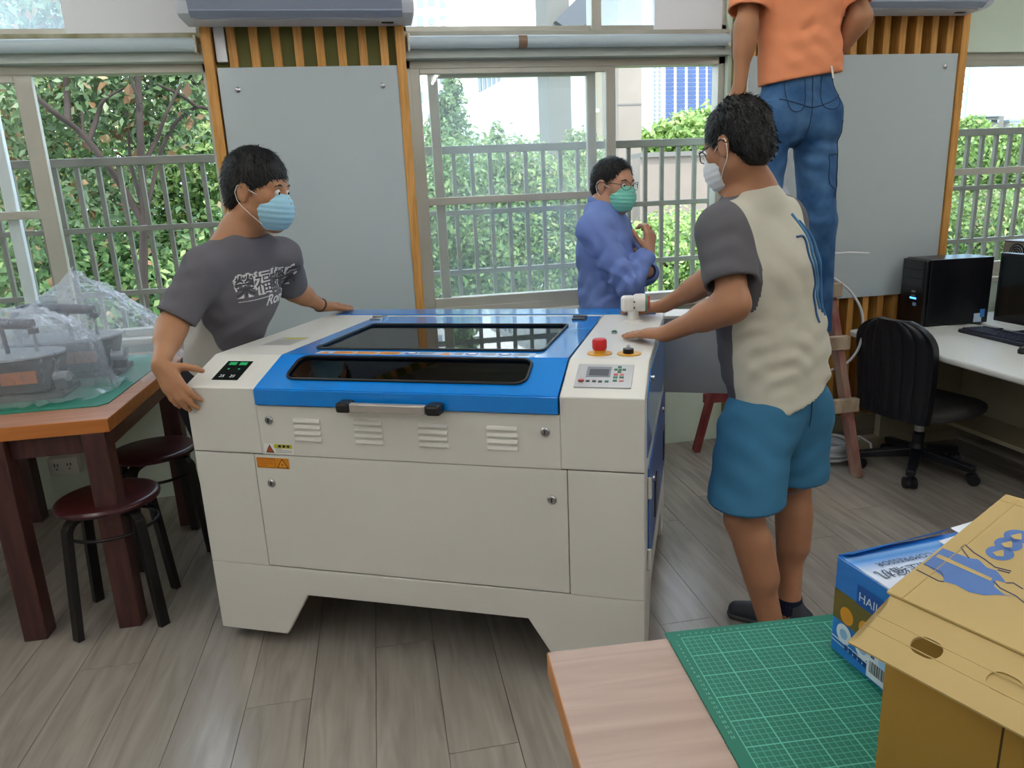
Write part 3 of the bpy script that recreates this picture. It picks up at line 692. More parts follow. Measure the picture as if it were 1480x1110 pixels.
# stools
def stool_mesh(rz):
    t = thing('stool', '', 'stool', (0, 0, 0), rz, 'dark round stools by the work table')
    M_seat = wood('stool_seat', '2E1014', '46181C', .28, (6, 6, 6), 3, .05, .02); M_sl = mat('stool_leg_black', '14100F', .4)
    SH = .448
    mb().lathe([(0, SH-.026), (.145, SH-.026), (.160, SH-.020), (.163, SH-.010), (.157, SH-.002), (.145, SH), (0, SH-.001)], (0, 0, 0), 40).build('seat', M_seat, t, smooth=50)
    for k in range(4):
        a = PI/4+k*PI/2; c, s_ = math.cos(a), math.sin(a)
        pts = smooth_path([(c*.05, s_*.05, SH-.038), (c*.115, s_*.115, SH-.040), (c*.145, s_*.145, SH-.062), (c*.155, s_*.155, SH-.11), (c*.185, s_*.185, .0)], 5)
        q = mb(); sd = Vector((-s_, c, 0)); n = len(pts); V = []
        for i, p in enumerate(pts):
            tg = (pts[min(i+1, n-1)]-pts[max(i-1, 0)]).normalized(); nm = tg.cross(sd)
            V += [p+sd*.017+nm*.011, p-sd*.017+nm*.011, p-sd*.017-nm*.011, p+sd*.017-nm*.011]
        fs = [(0, 1, 2, 3)[::-1], tuple(4*(n-1)+i for i in range(4))]
        for i in range(n-1):
            for j in range(4): j2 = (j+1) % 4; fs.append((4*i+j, 4*i+j2, 4*i+4+j2, 4*i+4+j))
        for v in V: v.z = max(v.z, 0)
        q.add(V, fs); q.build('leg', M_sl, t, bevel=.003)
    ring = [(.140*math.cos(2*PI*k/40), .140*math.sin(2*PI*k/40), SH-.105) for k in range(40)]
    mb().tube(ring, .006, 8, closed=True).build('ring', mat('ring_steel', '2A2628', .3, .6), t, smooth=60)
    return t
q_ = onz(155, 715, .448); s1_ = stool_mesh(.10); s1_.location = (q_.x, q_.y, 0); s1_['label'] = 'dark round stool standing close behind the table corner leg'
p = onz(221, 647, .448)
dup(s1_, (p.x, p.y, 0), .45, 'dark round stool between the work table and the machine, by the wall')

# ------------------------------------------------------------------ near table with mat, blue box and cardboard box
FZ = .68
q0 = onz(790, 942, FZ); q1 = onz(960, 924, FZ)
FA = math.atan2((q1-q0).y, (q1-q0).x)*.8
FT = thing('craft_table', 'pale wooden table with a green grid mat, a blue box and a cardboard box', 'table', (q0.x, q0.y, 0), FA)
M_pale = wood('pale_tabletop', 'A88E80', 'BBA396', .42, (.8, 9, 9), 3.2, 0, .03)
ft = bx(0, -1.3, FZ-.04, 1.75, 0, FZ-.0008).build('tabletop', wood('pale_edge', 'B8763E', 'C98A50', .42, (1, 1, 9), 4, 0, .02), FT, bevel=.002)
bx(.002, -1.298, FZ-.0008, 1.748, -.002, FZ).build('laminate', M_pale, ft)
mb().box(.05, -1.25, FZ-.11, 1.70, -.05, FZ-.04).build('apron', M_leg, FT)
for x in (.09, 1.66):
    for y in (-.09, -1.21): bx(x-.035, y-.035, 0, x+.035, y+.035, FZ-.11).build('leg', M_leg, FT)
mz = FZ+.004; m0 = onz(961, 914, mz); m1 = onz(1205, 887, mz); m2 = onz(1075, 1110, mz)
MAa = math.atan2((m1-m0).y, (m1-m0).x)
CELL = .0095
mo = bx(0, -.60, 0, .88, 0, .003).build('cutting_mat', grid_mat('mat_grid', '0A6E58', '63B8A0', CELL, (.020, -.018)))
mo.location = (m0.x, m0.y, FZ+.0005); mo.rotation_euler = (0, 0, MAa); tag(mo, 'green cutting mat with a white printed grid under the blue box', 'cutting mat')
M_mp = mat('mat_print', '7FC4B0', .5)
for j in range(24):
    lettering('mat_number', str(j), .0062, M_mp, mo, (.0195+j*CELL-.002, -.0125, .0034), (1, 0, 0), (0, 1, 0))
    if j: lettering('mat_number', str(j), .0062, M_mp, mo, (.0085, -.020-j*CELL, .0034), (1, 0, 0), (0, 1, 0))
bx(.0, -.60, .003, .0195, 0, .0032).build('mat_margin', mat('mat_plain', '0A6E58', .5), mo); bx(.0195, -.0175, .003, .88, 0, .0032).build('mat_margin', MATS['mat_plain'], mo)

# blue compressor box
BZ = FZ+.004; c0 = onz(1200, 935, BZ); c1 = onz(1270, 1005, BZ); bh = above(c0, 1207, 802)-BZ
c2 = onz(1290, 787, BZ+bh)-onz(1207, 803, BZ+bh); BA = math.atan2(c2.y, c2.x)
BXL, BYL = .36, .175
BB = thing('blue_box', 'blue and white printed compressor carton lying on the green mat', 'box', (c0.x, c0.y, BZ), BA)
M_bx = mat('box_blue', '1C74C8', .3, coat=.4); M_bw = mat('box_white', 'D6DDE8', .3, coat=.4); M_bo = mat('box_olive', '6C5A1C', .35, coat=.3)
def blue_white():
    m = bpy.data.materials.new('box_top_print'); m.use_nodes = True; t = m.node_tree; b = t.nodes['Principled BSDF']; b.inputs['Roughness'].default_value = .3
    tc = N(t, 'ShaderNodeTexCoord'); sp = N(t, 'ShaderNodeSeparateXYZ'); t.links.new(tc.outputs['Object'], sp.inputs[0])
    rp = N(t, 'ShaderNodeValToRGB'); e = rp.color_ramp.elements
    e[0].position = 0; e[0].color = lin('2A62B8'); e[1].position = 1; e[1].color = lin('1558B0')
    for pos, c in ((.25, 'A9BEE4'), (.5, 'DCE4F2'), (.68, 'C9D8EE'), (.84, '4B92DA'), (.90, '8CB8E6'), (.93, '2F7ED0')): x = e.new(pos); x.color = lin(c)
    mr = N(t, 'ShaderNodeMapRange'); mr.inputs[1].default_value = -BYL; mr.inputs[2].default_value = 0
    t.links.new(sp.outputs[1], mr.inputs[0]); t.links.new(mr.outputs[0], rp.inputs[0]); t.links.new(rp.outputs[0], b.inputs['Base Color']); return m
bo = mb(); bo.box(0, -BYL, 0, BXL, 0, bh-.001); bo.build('carton', M_bx, BB, bevel=.0015)
bt = bx(.001, -BYL+.001, bh-.001, BXL, -.001, bh+.001).build('top_flap', blue_white(), BB)
# raised end tab and torn white inner flaps
mb().prism([(.002, -.001, bh), (.19, .004, bh+.001), (.195, -.004, bh+.010), (.01, -.018, bh+.008)], (0, .0, .0015)).build('end_tab', M_bx, BB)
for k, (x, y, r) in enumerate(((.16, -.03, .25), (.20, -.012, .1), (.23, -.03, .32))):
    mb().prism([(x, y-.10, bh+.002), (x+.11, y-.09, bh+.004+.010*k), (x+.12, y+.012, bh+.014+.006*k), (x-.01, y, bh+.010+.006*k)], (0, 0, .0012)).build('inner_flap', M_bw, BB)
M_tx = mat('box_text', '2C3C58', .4)
def box_top(px, py): p = onz(px, py, BZ+bh)-BB.location; c, s_ = math.cos(BA), math.sin(BA); return (p.x*c+p.y*s_, -p.x*s_+p.y*c)
ex_, ey_ = box_top(1263, 816); lettering('top_print', 'AIR COMPRESSOR', .0150, M_tx, BB, (ex_+.125, ey_, bh+.0022), (-1, 0, 0), (0, -1, 0), width=.125)
ex_, ey_ = box_top(1264, 829); lettering('top_print', '空气压缩机', .0240, M_tx, BB, (ex_+.125, ey_, bh+.0022), (-1, 0, 0), (0, -1, 0), width=.125)
lx = lambda y, z, h=.0006: (-h, y, z)
def lface(name, pts, m, h=.0006): return flat(name, [lx(-y, z*bh, h) for y, z in pts][::-1], m, BB)
lface('olive_band', [(.001, .36), (.125, .36), (.125, .67), (.001, .67)], M_bo); lface('olive_band', [(.125, .36), (BYL-.002, .30), (BYL-.002, .60), (.125, .67)], M_bo)
lface('brand_block', [(.046, .66), (.125, .66), (.125, .86), (.046, .86)], mat('box_navy', '1B4FA0', .35), .0012)
lettering('brand_print', 'HAILEA', .0195, M_bw, BB, (-.0016, -.050, bh*.71), (0, -1, 0), (0, 0, 1))
lface('white_rule', [(.002, .155), (.12, .135), (.12, .15), (.002, .17)], M_bw, .0008); lface('white_rule', [(.002, .115), (.12, .095), (.12, .105), (.002, .125)], M_bw, .0008)
def lcirc(y, z, r, m, h): lface('round_mark', [(y+r*math.cos(a*PI/10), z+r/bh*math.sin(a*PI/10)) for a in range(20)], m, h)
for y in (.030, .068, .106): lcirc(y, .46, .0135, mat('box_orange', 'D9901E', .4), .0012)
for y in (.027, .066, .104): lcirc(y, .255, .0155, M_bw, .0012); lcirc(y, .255, .008, mat('box_lightblue', '8FB8DC', .4), .0016)
for k in range(7): lface('small_print', [(.030+k*.0095, .105-.004*k), (.037+k*.0095, .105-.004*k), (.037+k*.0095, .160-.004*k), (.030+k*.0095, .160-.004*k)], mat('box_navy_print', '163A78', .4), .0012)
lface('barcode_label', [(.076, .03), (.128, .03), (.128, .24), (.076, .24)], M_bw, .0014)
x = .081
rnd = random.Random(4)
while x < .123:
    wv = rnd.choice((.0007, .0012, .0018)); lface('barcode_bar', [(x, .09), (x+wv, .09), (x+wv, .21), (x, .21)], M_pk, .0018); x += wv+rnd.choice((.0008, .0014))

# big cardboard carton with its lid folded over
M_cb = mat('cardboard', 'B9A068', .75, var=.12, vscale=4, bump=.05, bscale=30); M_cb_shade = mat('cardboard_shaded', 'A67E30', .75, var=.1, vscale=4, bump=.04, bscale=30)  # carton walls: same cardboard, with shadow put into a darker, more orange colour
M_cp = mat('carton_blue_print', '4E74B0', .6, var=.15, vscale=15); M_co = mat('carton_line_print', '4A4F66', .6)
zl = .925
A_ = onz(1281, 858, zl); e2 = Vector((math.cos(math.radians(-69)), math.sin(math.radians(-69)), 0)); e1 = Vector((-e2.y, e2.x, 0))
lo, hi = zl, zl+.2
for _ in range(40):                          # lift of the far lid edge: keep it along the carton's own axis
    md = (lo+hi)/2; v = onz(1454, 717, md)-A_
    if v.y*e1.x-v.x*e1.y > 0: lo = md
    else: hi = md
B_ = onz(1454, 717, md); CB = thing('cardboard_box', 'brown cardboard carton with its printed lid folded over, beside the blue carton', 'box', (A_.x, A_.y, FZ))
LB = .42; off = e1*.012-e2*.0
def rel(p): return Vector(p)-CB.location
base_z = FZ+.005; H_ = zl-.006-base_z
c_a = Vector((A_.x, A_.y, base_z))+off; c_b = c_a+e2*LB; c_d = c_a+e1*.17; c_c = c_b+e1*.17; th = .004
def wall_(p, q, nin, name): mb().prism([rel(p), rel(q), rel(q+nin*th), rel(p+nin*th)], (0, 0, H_)).build(name, M_cb_shade, CB)
qa = c_a+e2*.125
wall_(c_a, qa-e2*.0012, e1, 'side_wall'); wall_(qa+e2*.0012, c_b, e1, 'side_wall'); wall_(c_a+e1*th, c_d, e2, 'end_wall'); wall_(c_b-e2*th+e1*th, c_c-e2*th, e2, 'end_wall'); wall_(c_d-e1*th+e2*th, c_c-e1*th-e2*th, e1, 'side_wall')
mb().prism([rel(c_a+e1*th), rel(c_b+e1*th), rel(c_c-e1*th), rel(c_d-e1*th)], (0, 0, th)).build('bottom', M_cb_shade, CB)
s_off = qa+e1*.0006
mb().prism([rel(s_off-e2*.0012), rel(s_off+e2*.0012), rel(s_off+e2*.0012+e1*.001), rel(s_off-e2*.0012+e1*.001)], (0, 0, H_-.002)).build('seam', mat('carton_seam', '4A3312', .8), CB)
# lid sheet
ln = (B_-A_).cross(e2).normalized()
if ln.z < 0: ln = -ln
C_, D2 = B_+e2*.5, A_+e2*.5
lid2 = mb().prism([rel(A_), rel(D2), rel(C_), rel(B_)], ln*.0035).build('lid', M_cb, CB, bevel=.001)
for s0, s1 in ((.0, 1),):
    w_ = (B_-A_)*.94; mb().tube([rel(B_-(B_-A_)*.07+e2*.002+ln*.0034), rel(C_-(B_-A_)*.07+ln*.0034)], .0009, 6).build('crease', M_cb, lid2)
    mb().tube([rel(A_+e2*.018+ln*.0034), rel(A_+e2*.018+(B_-A_)*.98+ln*.0034)], .0009, 6).build('crease', M_cb, lid2)
pl0 = A_+ln*.0039
def lpix(name, pts, m, h=0.0): return flat(name, [rel(onplane(x, y, pl0+ln*h, ln)) for x, y in pts][::-1], m, lid2)
c8 = lambda x, y: (1200+x/5.286, 710+y/5.286)
def c8s(*p): return [c8(*q) for q in p]
lpix('blue_print', c8s((860, 435), (1060, 510), (1130, 520), (1200, 585), (1270, 605), (1345, 700), (1265, 680), (1250, 725), (1330, 790), (1420, 805), (1280, 790), (1180, 795), (1060, 770), (960, 715), (870, 690), (860, 650), (715, 555)), M_cp)
lpix('pale_stripe', c8s((830, 480), (1240, 665), (1225, 685), (805, 500)), M_cb, .0004)
def outline(pts): mb().tube([rel(onplane(*c8(*q), pl0, ln)) for q in pts], .0007, 5).build('line_print', M_co, lid2)
outline([(1060, 510), (1000, 430), (1030, 408), (1100, 470), (1180, 520), (1260, 580), (1380, 610), (1370, 625), (1280, 600)])
outline([(660, 600), (830, 685), (870, 690)]); outline([(715, 555), (850, 620), (862, 650)])
outline([(1345, 700), (1400, 700), (1470, 745)]); outline([(1250, 690), (1300, 740), (1420, 800), (1480, 850)])
for cx_, cy_, r_ in ((1295, 472, 1.0), (1360, 405, 1.0), (1432, 345, 1.0)):
    ctr = onplane(*c8(cx_, cy_), pl0, ln); rr = .0135; ax = (B_-A_).normalized()
    flat('icon_disc', [rel(ctr+ax*(rr*math.cos(a*PI/12))+e2*(rr*math.sin(a*PI/12))) for a in range(24)][::-1], M_cp, lid2)
    flat('icon_mark', [rel(ctr+ln*.0004+ax*(rr*.55*math.cos(a*PI/3))+e2*(rr*(.22 if a % 2 else .5)*math.sin(a*PI/3))) for a in range(6)][::-1], M_cb, lid2)
# tuck flap hanging from the fold, with two thumb holes
Fo = onz(1234, 932, zl-.03); fdir = (Fo-A_); fl_len = fdir.length; fd = fdir-e2*fdir.dot(e2)
fz = Vector((0, 0, 0))
fn = fd.cross(e2).normalized()
if fn.z < 0: fn = -fn
fw = fd.length; fdn = fd.normalized(); sh = fdir.dot(e2)
def fmap_(x, y, h): return rel(A_+e2*x+fdn*y+fn*h)
hole1 = onplane(1339, 936, A_, fn)-A_; hx1, hy1 = hole1.dot(e2), hole1.dot(fdn)
hole2 = onplane(1452, 989, A_, fn)-A_; hx2, hy2 = hole2.dot(e2), hole2.dot(fdn)
mid = (hx1+hx2)/2
fp1 = holed('flap', (sh*.4, 0, mid, fw), (hx1, hy1, .0150, .0118, .0115), fmap_, .003, M_cb, CB)
holed('flap', (mid, 0, .5, fw), (hx2, hy2, .0150, .0118, .0115), fmap_, .003, M_cb, CB)
mb().prism([fmap_(sh*.4, 0, 0), fmap_(sh*.4, fw*.97, 0), fmap_(sh*.85, fw*.9, 0), fmap_(sh*.8, fw*.2, 0)], fn*-.003).build('flap_corner', M_cb, CB)
mb().prism([fmap_(hx2+.0165*math.cos(a*PI/12), hy2+.0130*math.sin(a*PI/12), -.0022) for a in range(24)], fn*-.002).build('punched_disc', M_cb, CB)
for yy in (.40, .62): mb().tube([fmap_(sh*.4, fw*yy, -.0001), fmap_(.5, fw*yy, -.0001)], .0007, 6).build('crease', M_cb, fp1)

# ------------------------------------------------------------------ computer desk and machines
DZ = .62
M_desk = mat('desk_grey', 'D6D7D2', .4, var=.04, vscale=3); M_cream = mat('desk_cream', 'B0A88E', .55)
dx, dy1 = 2.335, 3.335
DK = thing('computer_desk', 'light grey computer desk with rounded edge holding a monitor and tower', 'desk', (dx, dy1, 0))
mb().prism([(0, -2.1, DZ-.028), (.66, -2.1, DZ-.028), (.66, 0, DZ-.028), (.05, 0, DZ-.028), (.015, -.015, DZ-.028), (0, -.05, DZ-.028)], (0, 0, .028)).build('desktop', M_desk, DK, bevel=.011, seg=4)
bx(.62, -2.05, .12, .64, -.06, DZ-.028).build('modesty_panel', M_cream, DK)
for y in (-.10, -1.1, -2.0): bx(.16, y-.02, .06, .62, y+.02, DZ-.028).build('side_panel', M_cream, DK); bx(.02, y-.03, 0, .62, y+.03, .06).build('foot_rail', M_cream, DK, bevel=.005)
bx(.40, -2.0, .16, .62, -.12, .18).build('shelf', M_cream, DK)
D2 = dup(DK, (dx+.70, dy1+.16, 0), 0, 'light grey computer desk carrying a silver-backed computer by the window')
M_pc = mat('pc_black', '0B0C11', .28); M_pcs = mat('pc_dark_grey', '2A2B33', .3); M_led = mat('pc_blue_light', '3A8CE8', emit=2.0)
a0, a1, a2 = onz(1304, 463, DZ), onz(1334, 473, DZ), onz(1426, 467, DZ)
tw = thing('tower_computer', 'black tower computer with a blue power light, beside the monitor', 'computer', (a1.x, a1.y, DZ), math.atan2((a2-a1).y, (a2-a1).x))
TH = above(a1, 1345, 376)-DZ; TWd, TD = (a0-a1).length*.93, (a2-a1).length
bx(.012, 0, .006, TD, TWd, TH).build('case', M_pc, tw, bevel=.003)
fr = bx(-.012, .003, .006, .012, TWd-.003, TH-.003).build('front_bezel', M_pc, tw, bevel=.008, seg=3)
for k in range(3): bx(-.0145, .02, TH*.86-k*.045, -.011, TWd-.02, TH*.86-k*.045+.035).build('drive_bay', M_pcs, fr, bevel=.001)
for k in range(2): bx(-.0145, TWd*.35, TH*.50-k*.022, -.011, TWd*.5, TH*.50-k*.022+.010).build('port', mat('pc_silver', 'A0A4AC', .3, .7), fr)
bx(-.014, TWd*.30, TH*.40, -.011, TWd*.55, TH*.425).build('power_light', M_led, fr); bx(-.014, TWd*.28, TH*.30, -.011, TWd*.42, TH*.35).build('badge', mat('badge_blue', '7FA6E0', .3), fr)
bx(TD*.78, -.002, .01, TD*.90, .0005, .055).build('rating_sticker', mat('sticker_paleblue', 'B9CFE4', .4), tw); bx(TD*.87, -.003, .035, TD*.94, .0005, .075).build('rating_sticker', mat('sticker_blue2', '3F7FC8', .4), tw)
for x in (.04, TD-.05):
    for y in (.03, TWd-.03): mb().lathe([(.012, 0), (.012, .007)], (x, y, 0), 10).build('foot', M_blackline, tw)
# computer seen from behind on the second desk
p = onx(1405, 362, 3.22); hp = onx(1405, 345, 3.22)
pc2 = thing('desktop_computer', 'silver-backed desktop computer with a round fan by the window', 'computer', (3.22, 3.33, DZ), 0)
PH = hp.z-DZ
bx(0, -.36, 0, .42, 0, PH).build('case', M_pc, pc2, bevel=.003); bx(-.001, -.362, PH, .422, .002, PH+.004).build('top_cover', mat('pc_pale_top', 'B9BBC4', .35), pc2)
bk = bx(-.004, -.16, .01, 0, -.004, PH-.004).build('back_plate', mat('pc_back_steel', '9A968E', .4, .4), pc2)
mb().lathe([(.046, -.005), (.046, -.001)], (-.002, -.09, PH-.055), 24, 'x').build('fan_opening', M_pc, bk)
for r in (.012, .024, .036): mb().tube([(-.008, -.09+r*math.cos(k*PI/12), PH-.055+r*math.sin(k*PI/12)) for k in range(24)], .0022, 6, closed=True).build('fan_guard', mat('pc_silver', 'A0A4AC', .3, .7), bk)
pc3 = thing('desktop_computer', 'black desktop computer standing behind the monitor', 'computer', (3.22, 2.90, DZ), 0)
bx(0, -.34, 0, .42, 0, PH-.02).build('case', M_pcs, pc3, bevel=.004); bx(-.004, -.33, .01, 0, -.01, PH-.03).build('back_plate', M_pc, pc3)
# monitor
mx_ = 2.93; m_tl, m_bl = onx(1447, 365, mx_), onx(1437, 463, mx_)
MO = thing('monitor', 'black flat monitor with a dark screen on the grey desk', 'monitor', (mx_+.06, m_tl.y-.22, DZ), 0)
zt_, zb_ = m_tl.z-DZ, m_bl.z-DZ
bx(-.04, -.13, 0, .08, .13, .012).build('stand_base', M_pc, MO, bevel=.004); bx(.0, -.04, .012, .03, .04, zb_+.08).build('stand_neck', M_pc, MO)
sc_ = bx(-.06, -.22, zb_, -.02, .22, zt_).build('housing', mat('monitor_frame', '1B1C24', .3), MO, bevel=.004)
bx(-.0625, -.205, zb_+.022, -.058, .205, zt_-.015).build('screen', mat('screen_off', '11191C', .12), sc_)
# keyboard, mouse, cables
k0, k1 = onz(1384, 480, DZ), onz(1480, 503, DZ); ka = math.atan2((k1-k0).y, (k1-k0).x)
KB = thing('keyboard', 'black computer keyboard on the grey desk', 'keyboard', (k0.x, k0.y, DZ), ka)
bx(0, 0, 0, .42, .15, .018).build('tray', mat('keyboard_navy', '181A28', .4), KB, bevel=.005)
km = bx(-.0078, -.0078, 0, .0078, .0078, .008).mesh('key'); km.materials.append(mat('key_cap', '23263A', .5))
for r in range(6):
    for c in range(20):
        o = link('key', km, KB, bevel=.002); o.location = (.022+c*.0198, .018+r*.0205+(.006 if r == 5 else 0), .017)
mp_ = onz(1470, 509, DZ); MS = thing('mouse', 'black computer mouse on the grey desk beside the keyboard', 'mouse', (mp_.x+.03, mp_.y-.02, DZ), -1.2)
mm = mb(); prof = [(0, .030), (.012, .0295), (.026, .024), (.033, .012), (.032, 0)]
mm.lathe(prof[::-1], (0, 0, 0), 24); mm.v = [(x*.95, y*1.6, z) for x, y, z in mm.v]; mm.build('shell', M_pc, MS, smooth=60)
mb().tube([(0, .03, .025), (0, .042, .021)], .003, 8).build('wheel', M_pcs, MS)
for k in range(4):
    r_ = random.Random(k+3); a = Vector((2.86+.05*k, 2.95-.07*k, DZ+.006)); pts = [a]
    for j in range(5): a = a+Vector((r_.uniform(-.03, .09), r_.uniform(-.09, .05), 0)); pts.append(Vector((a.x, a.y, DZ+.006+r_.uniform(0, .02))))
    o = mb().tube(smooth_path(pts), .0032, 6).build('computer_cable', M_blackline, None, smooth=60); tag(o, 'thin black computer cable tangled on the desk behind the keyboard', 'cable', 'cables behind the keyboard')

# office chair
chx, chy = 2.455, 2.89
CH = thing('office_chair', 'black five-wheeled office chair with a ribbed back, tucked at the desk', 'chair', (chx, chy, 0), 0)
M_ch = mat('chair_black', '10121A', .34); M_cs = mat('chair_seat_fabric', '464444', .8, bump=.1, bscale=200); M_cb2 = mat('chair_base_plastic', '15171E', .4)
hub = mb().lathe([(.045, .075), (.045, .11), (.03, .13), (.028, .14)], (0, 0, 0), 20).build('hub', M_cb2, CH, smooth=40)
for k in range(5):
    a = math.atan2(2.714-chy, 2.277-chx)+k*2*PI/5+.02; c, s_ = math.cos(a), math.sin(a)
    q = mb(); sd = Vector((-s_, c, 0))
    q.add([Vector((c*.03, s_*.03, .12))+sd*.026, Vector((c*.03, s_*.03, .12))-sd*.026, Vector((c*.03, s_*.03, .075))-sd*.024, Vector((c*.03, s_*.03, .075))+sd*.024,
           Vector((c*.255, s_*.255, .085))+sd*.020, Vector((c*.255, s_*.255, .085))-sd*.020, Vector((c*.255, s_*.255, .055))-sd*.018, Vector((c*.255, s_*.255, .055))+sd*.018],
          [(0, 1, 2, 3), (7, 6, 5, 4), (0, 4, 5, 1), (1, 5, 6, 2), (2, 6, 7, 3), (3, 7, 4, 0)])
    arm = q.build('base_arm', M_cb2, CH, bevel=.006)
    w_ = mb(); th_ = a+.5
    for sgn in (-1, 1):
        cc = Vector((c*.25, s_*.25, .026))+Vector((-math.sin(th_), math.cos(th_), 0))*sgn*.016
        ax = Vector((-math.sin(th_), math.cos(th_), 0)); w_.tube([cc-ax*.009, cc+ax*.009], .0265, 18)
    w_.tube([(c*.25, s_*.25, .03), (c*.25, s_*.25, .06)], .008, 8); w_.build('caster', M_cb2, arm, smooth=40)
mb().lathe([(.026, .13), (.026, .19), (.02, .195), (.02, .29)], (0, 0, 0), 20).build('gas_column', M_cb2, CH, smooth=40)
mb().lathe([(.021, .20), (.021, .228)], (0, 0, 0), 20).build('column_label', M_wh, CH, smooth=40)
SZ = .345; fa = math.radians(12)
seat = mb(); n_ = 28; ring = []
for i in range(n_):
    a = 2*PI*i/n_; ex = 1/(abs(math.cos(a))**3.2+abs(math.sin(a))**3.2)**(1/3.2); ring.append((math.cos(a)*ex, math.sin(a)*ex))
V = []; lay = [(.90, -.045, .0), (.985, -.030, 0), (1.0, -.012, 0), (.985, .004, 0), (.90, .014, 0), (.6, .012, 0), (.3, .008, 0)]
for s_, z, _ in lay:
    for x, y in ring:
        X = .235*x*s_+.02; V.append((X, .215*y*s_, SZ+z-.035*max(0, x*s_-.72)**1.2*2+.02*max(0, -x*s_-.6)))
fs = [tuple(range(n_))[::-1], tuple(range((len(lay)-1)*n_, len(lay)*n_))]
for i in range(len(lay)-1):
    for k in range(n_): k2 = (k+1) % n_; fs.append((i*n_+k, i*n_+k2, (i+1)*n_+k2, (i+1)*n_+k))
seat.add(V, fs); so = seat.build('seat', M_cs, CH, smooth=60); so.rotation_euler = (0, 0, fa)
sp_ = mb(); sp_.box(-.10, -.03, .285, .10, .03, .30); sp_.build('seat_plate', M_cb2, CH)
# backrest: curved shell with vertical ribs
bw, bhh = .205, .455; nu, nv = 61, 28; V = []; fs = []
for side in (0, 1):
    for j in range(nv+1):
        t_ = j/nv
        for i in range(nu+1):
            s_ = -1+2*i/nu
            wloc = bw*(1-.10*(1-t_)**2)*(1 if t_ < .72 else math.sqrt(max(0, 1-((t_-.72)/.30)**2.2)))
            y = s_*wloc; rib = (abs(math.sin(s_*PI*3.5))**.6-1)*.010*(1 if .05 < t_ < .93 else .2)
            x = -.055*t_*t_+.02*t_-.035*(1-s_*s_)*.6
            z = .315+bhh*t_
            V.append((x-(0 if side else .034+rib*1.2)+.0*side, y, z))
M1 = (nu+1)*(nv+1)
for j in range(nv):
    for i in range(nu):
        a = j*(nu+1)+i; fs += [(a, a+nu+1, a+nu+2, a+1), (M1+a, M1+a+1, M1+a+nu+2, M1+a+nu+1)]
for j in range(nv):
    a = j*(nu+1); fs += [(a, M1+a, M1+a+nu+1, a+nu+1)]; a += nu; fs += [(a, a+nu+1, M1+a+nu+1, M1+a)]
for i in range(nu):
    fs += [(i, i+1, M1+i+1, M1+i)]; a = nv*(nu+1)+i; fs += [(a, M1+a, M1+a+1, a+1)]
bk_ = MB().add(V, fs).build('backrest', M_ch, CH, smooth=50); bk_.location = (-.175*math.cos(fa), -.175*math.sin(fa), -.01); bk_.rotation_euler = (0, 0, fa)
mb().tube(smooth_path([(-.05, -.01, .30), (-.17, -.036, .295), (-.19, -.04, .33), (-.19, -.04, .40)]), .014, 8).build('back_bracket', M_cb2, CH, smooth=60)

# wooden step ladder
LD = thing('step_ladder', 'worn wooden step ladder with peeling red paint, under the man in orange', 'ladder', (1.86, 3.15, 0))
def paint(name, c1, c2, sc):
    return mat(name, c1, .7, var=1, vscale=sc, vcol=c2, bump=.25, bscale=40, stretch=(1, 1, .35))
M_lr = paint('ladder_red_paint', '8E4A48', 'A78B76', 14); M_lw = paint('ladder_bare_wood', '8F7A63', 'B7A48C', 18); M_lr2 = paint('ladder_dark_red', '7A1F26', '96524C', 12)
apx = Vector((0, 0, 1.30))
fr_r0, fr_r1 = Vector((.29, -.25, 0)), Vector((.115, -.06, 1.26)); fr_l0, fr_l1 = Vector((-.27, -.25, 0)), Vector((-.115, -.06, 1.26))
rails = {}
for n_, p0, p1 in (('r', fr_r0, fr_r1), ('l', fr_l0, fr_l1)): mb().bar(p0, p1, .034, .052, (1, 0, 0)).build('front_rail', M_lr, LD, bevel=.003)
bl0 = onz(1000, 648); bl0 = Vector((bl0.x-1.86, bl0.y-3.15-.05, 0))
for p0, p1 in ((Vector((.29, .26, 0)), Vector((.10, .03, 1.26))), (bl0, Vector((-.10, .03, 1.26)))): mb().bar(p0, p1, .030, .045, (1, 0, 0)).build('back_rail', M_lr2, LD, bevel=.003)
def on_rail(p0, p1, z): t_ = (z-p0.z)/(p1.z-p0.z); return p0+(p1-p0)*t_
for z in (.355, .645, .885, 1.175):
    a, c = on_rail(fr_r0, fr_r1, z), on_rail(fr_l0, fr_l1, z)
    mb().box(c.x-.03, a.y-.058, z-.032, a.x+.032, a.y-.024, z+.032).build('rung', M_lw, LD, bevel=.004)
for z in (.30, .80): a, c = on_rail(Vector((.29, .26, 0)), Vector((.10, .03, 1.26)), z), on_rail(bl0, Vector((-.10, .03, 1.26)), z); mb().bar(Vector(a)+Vector((.02, .03, 0)), Vector(c)+Vector((-.02, .03, 0)), .03, .05, (0, 1, 0)).build('back_brace', M_lr2, LD, bevel=.003)
bx(-.16, -.09, 1.262, .16, .06, 1.285).build('top_step', M_lw, LD, bevel=.003)
for s_ in (-1, 1): mb().tube([(s_*.10, -.05, 1.24), (s_*.105, .03, 1.24)], .006, 8).build('hinge_bolt', mat('rusty_steel', '5A4A42', .6, .6), LD)

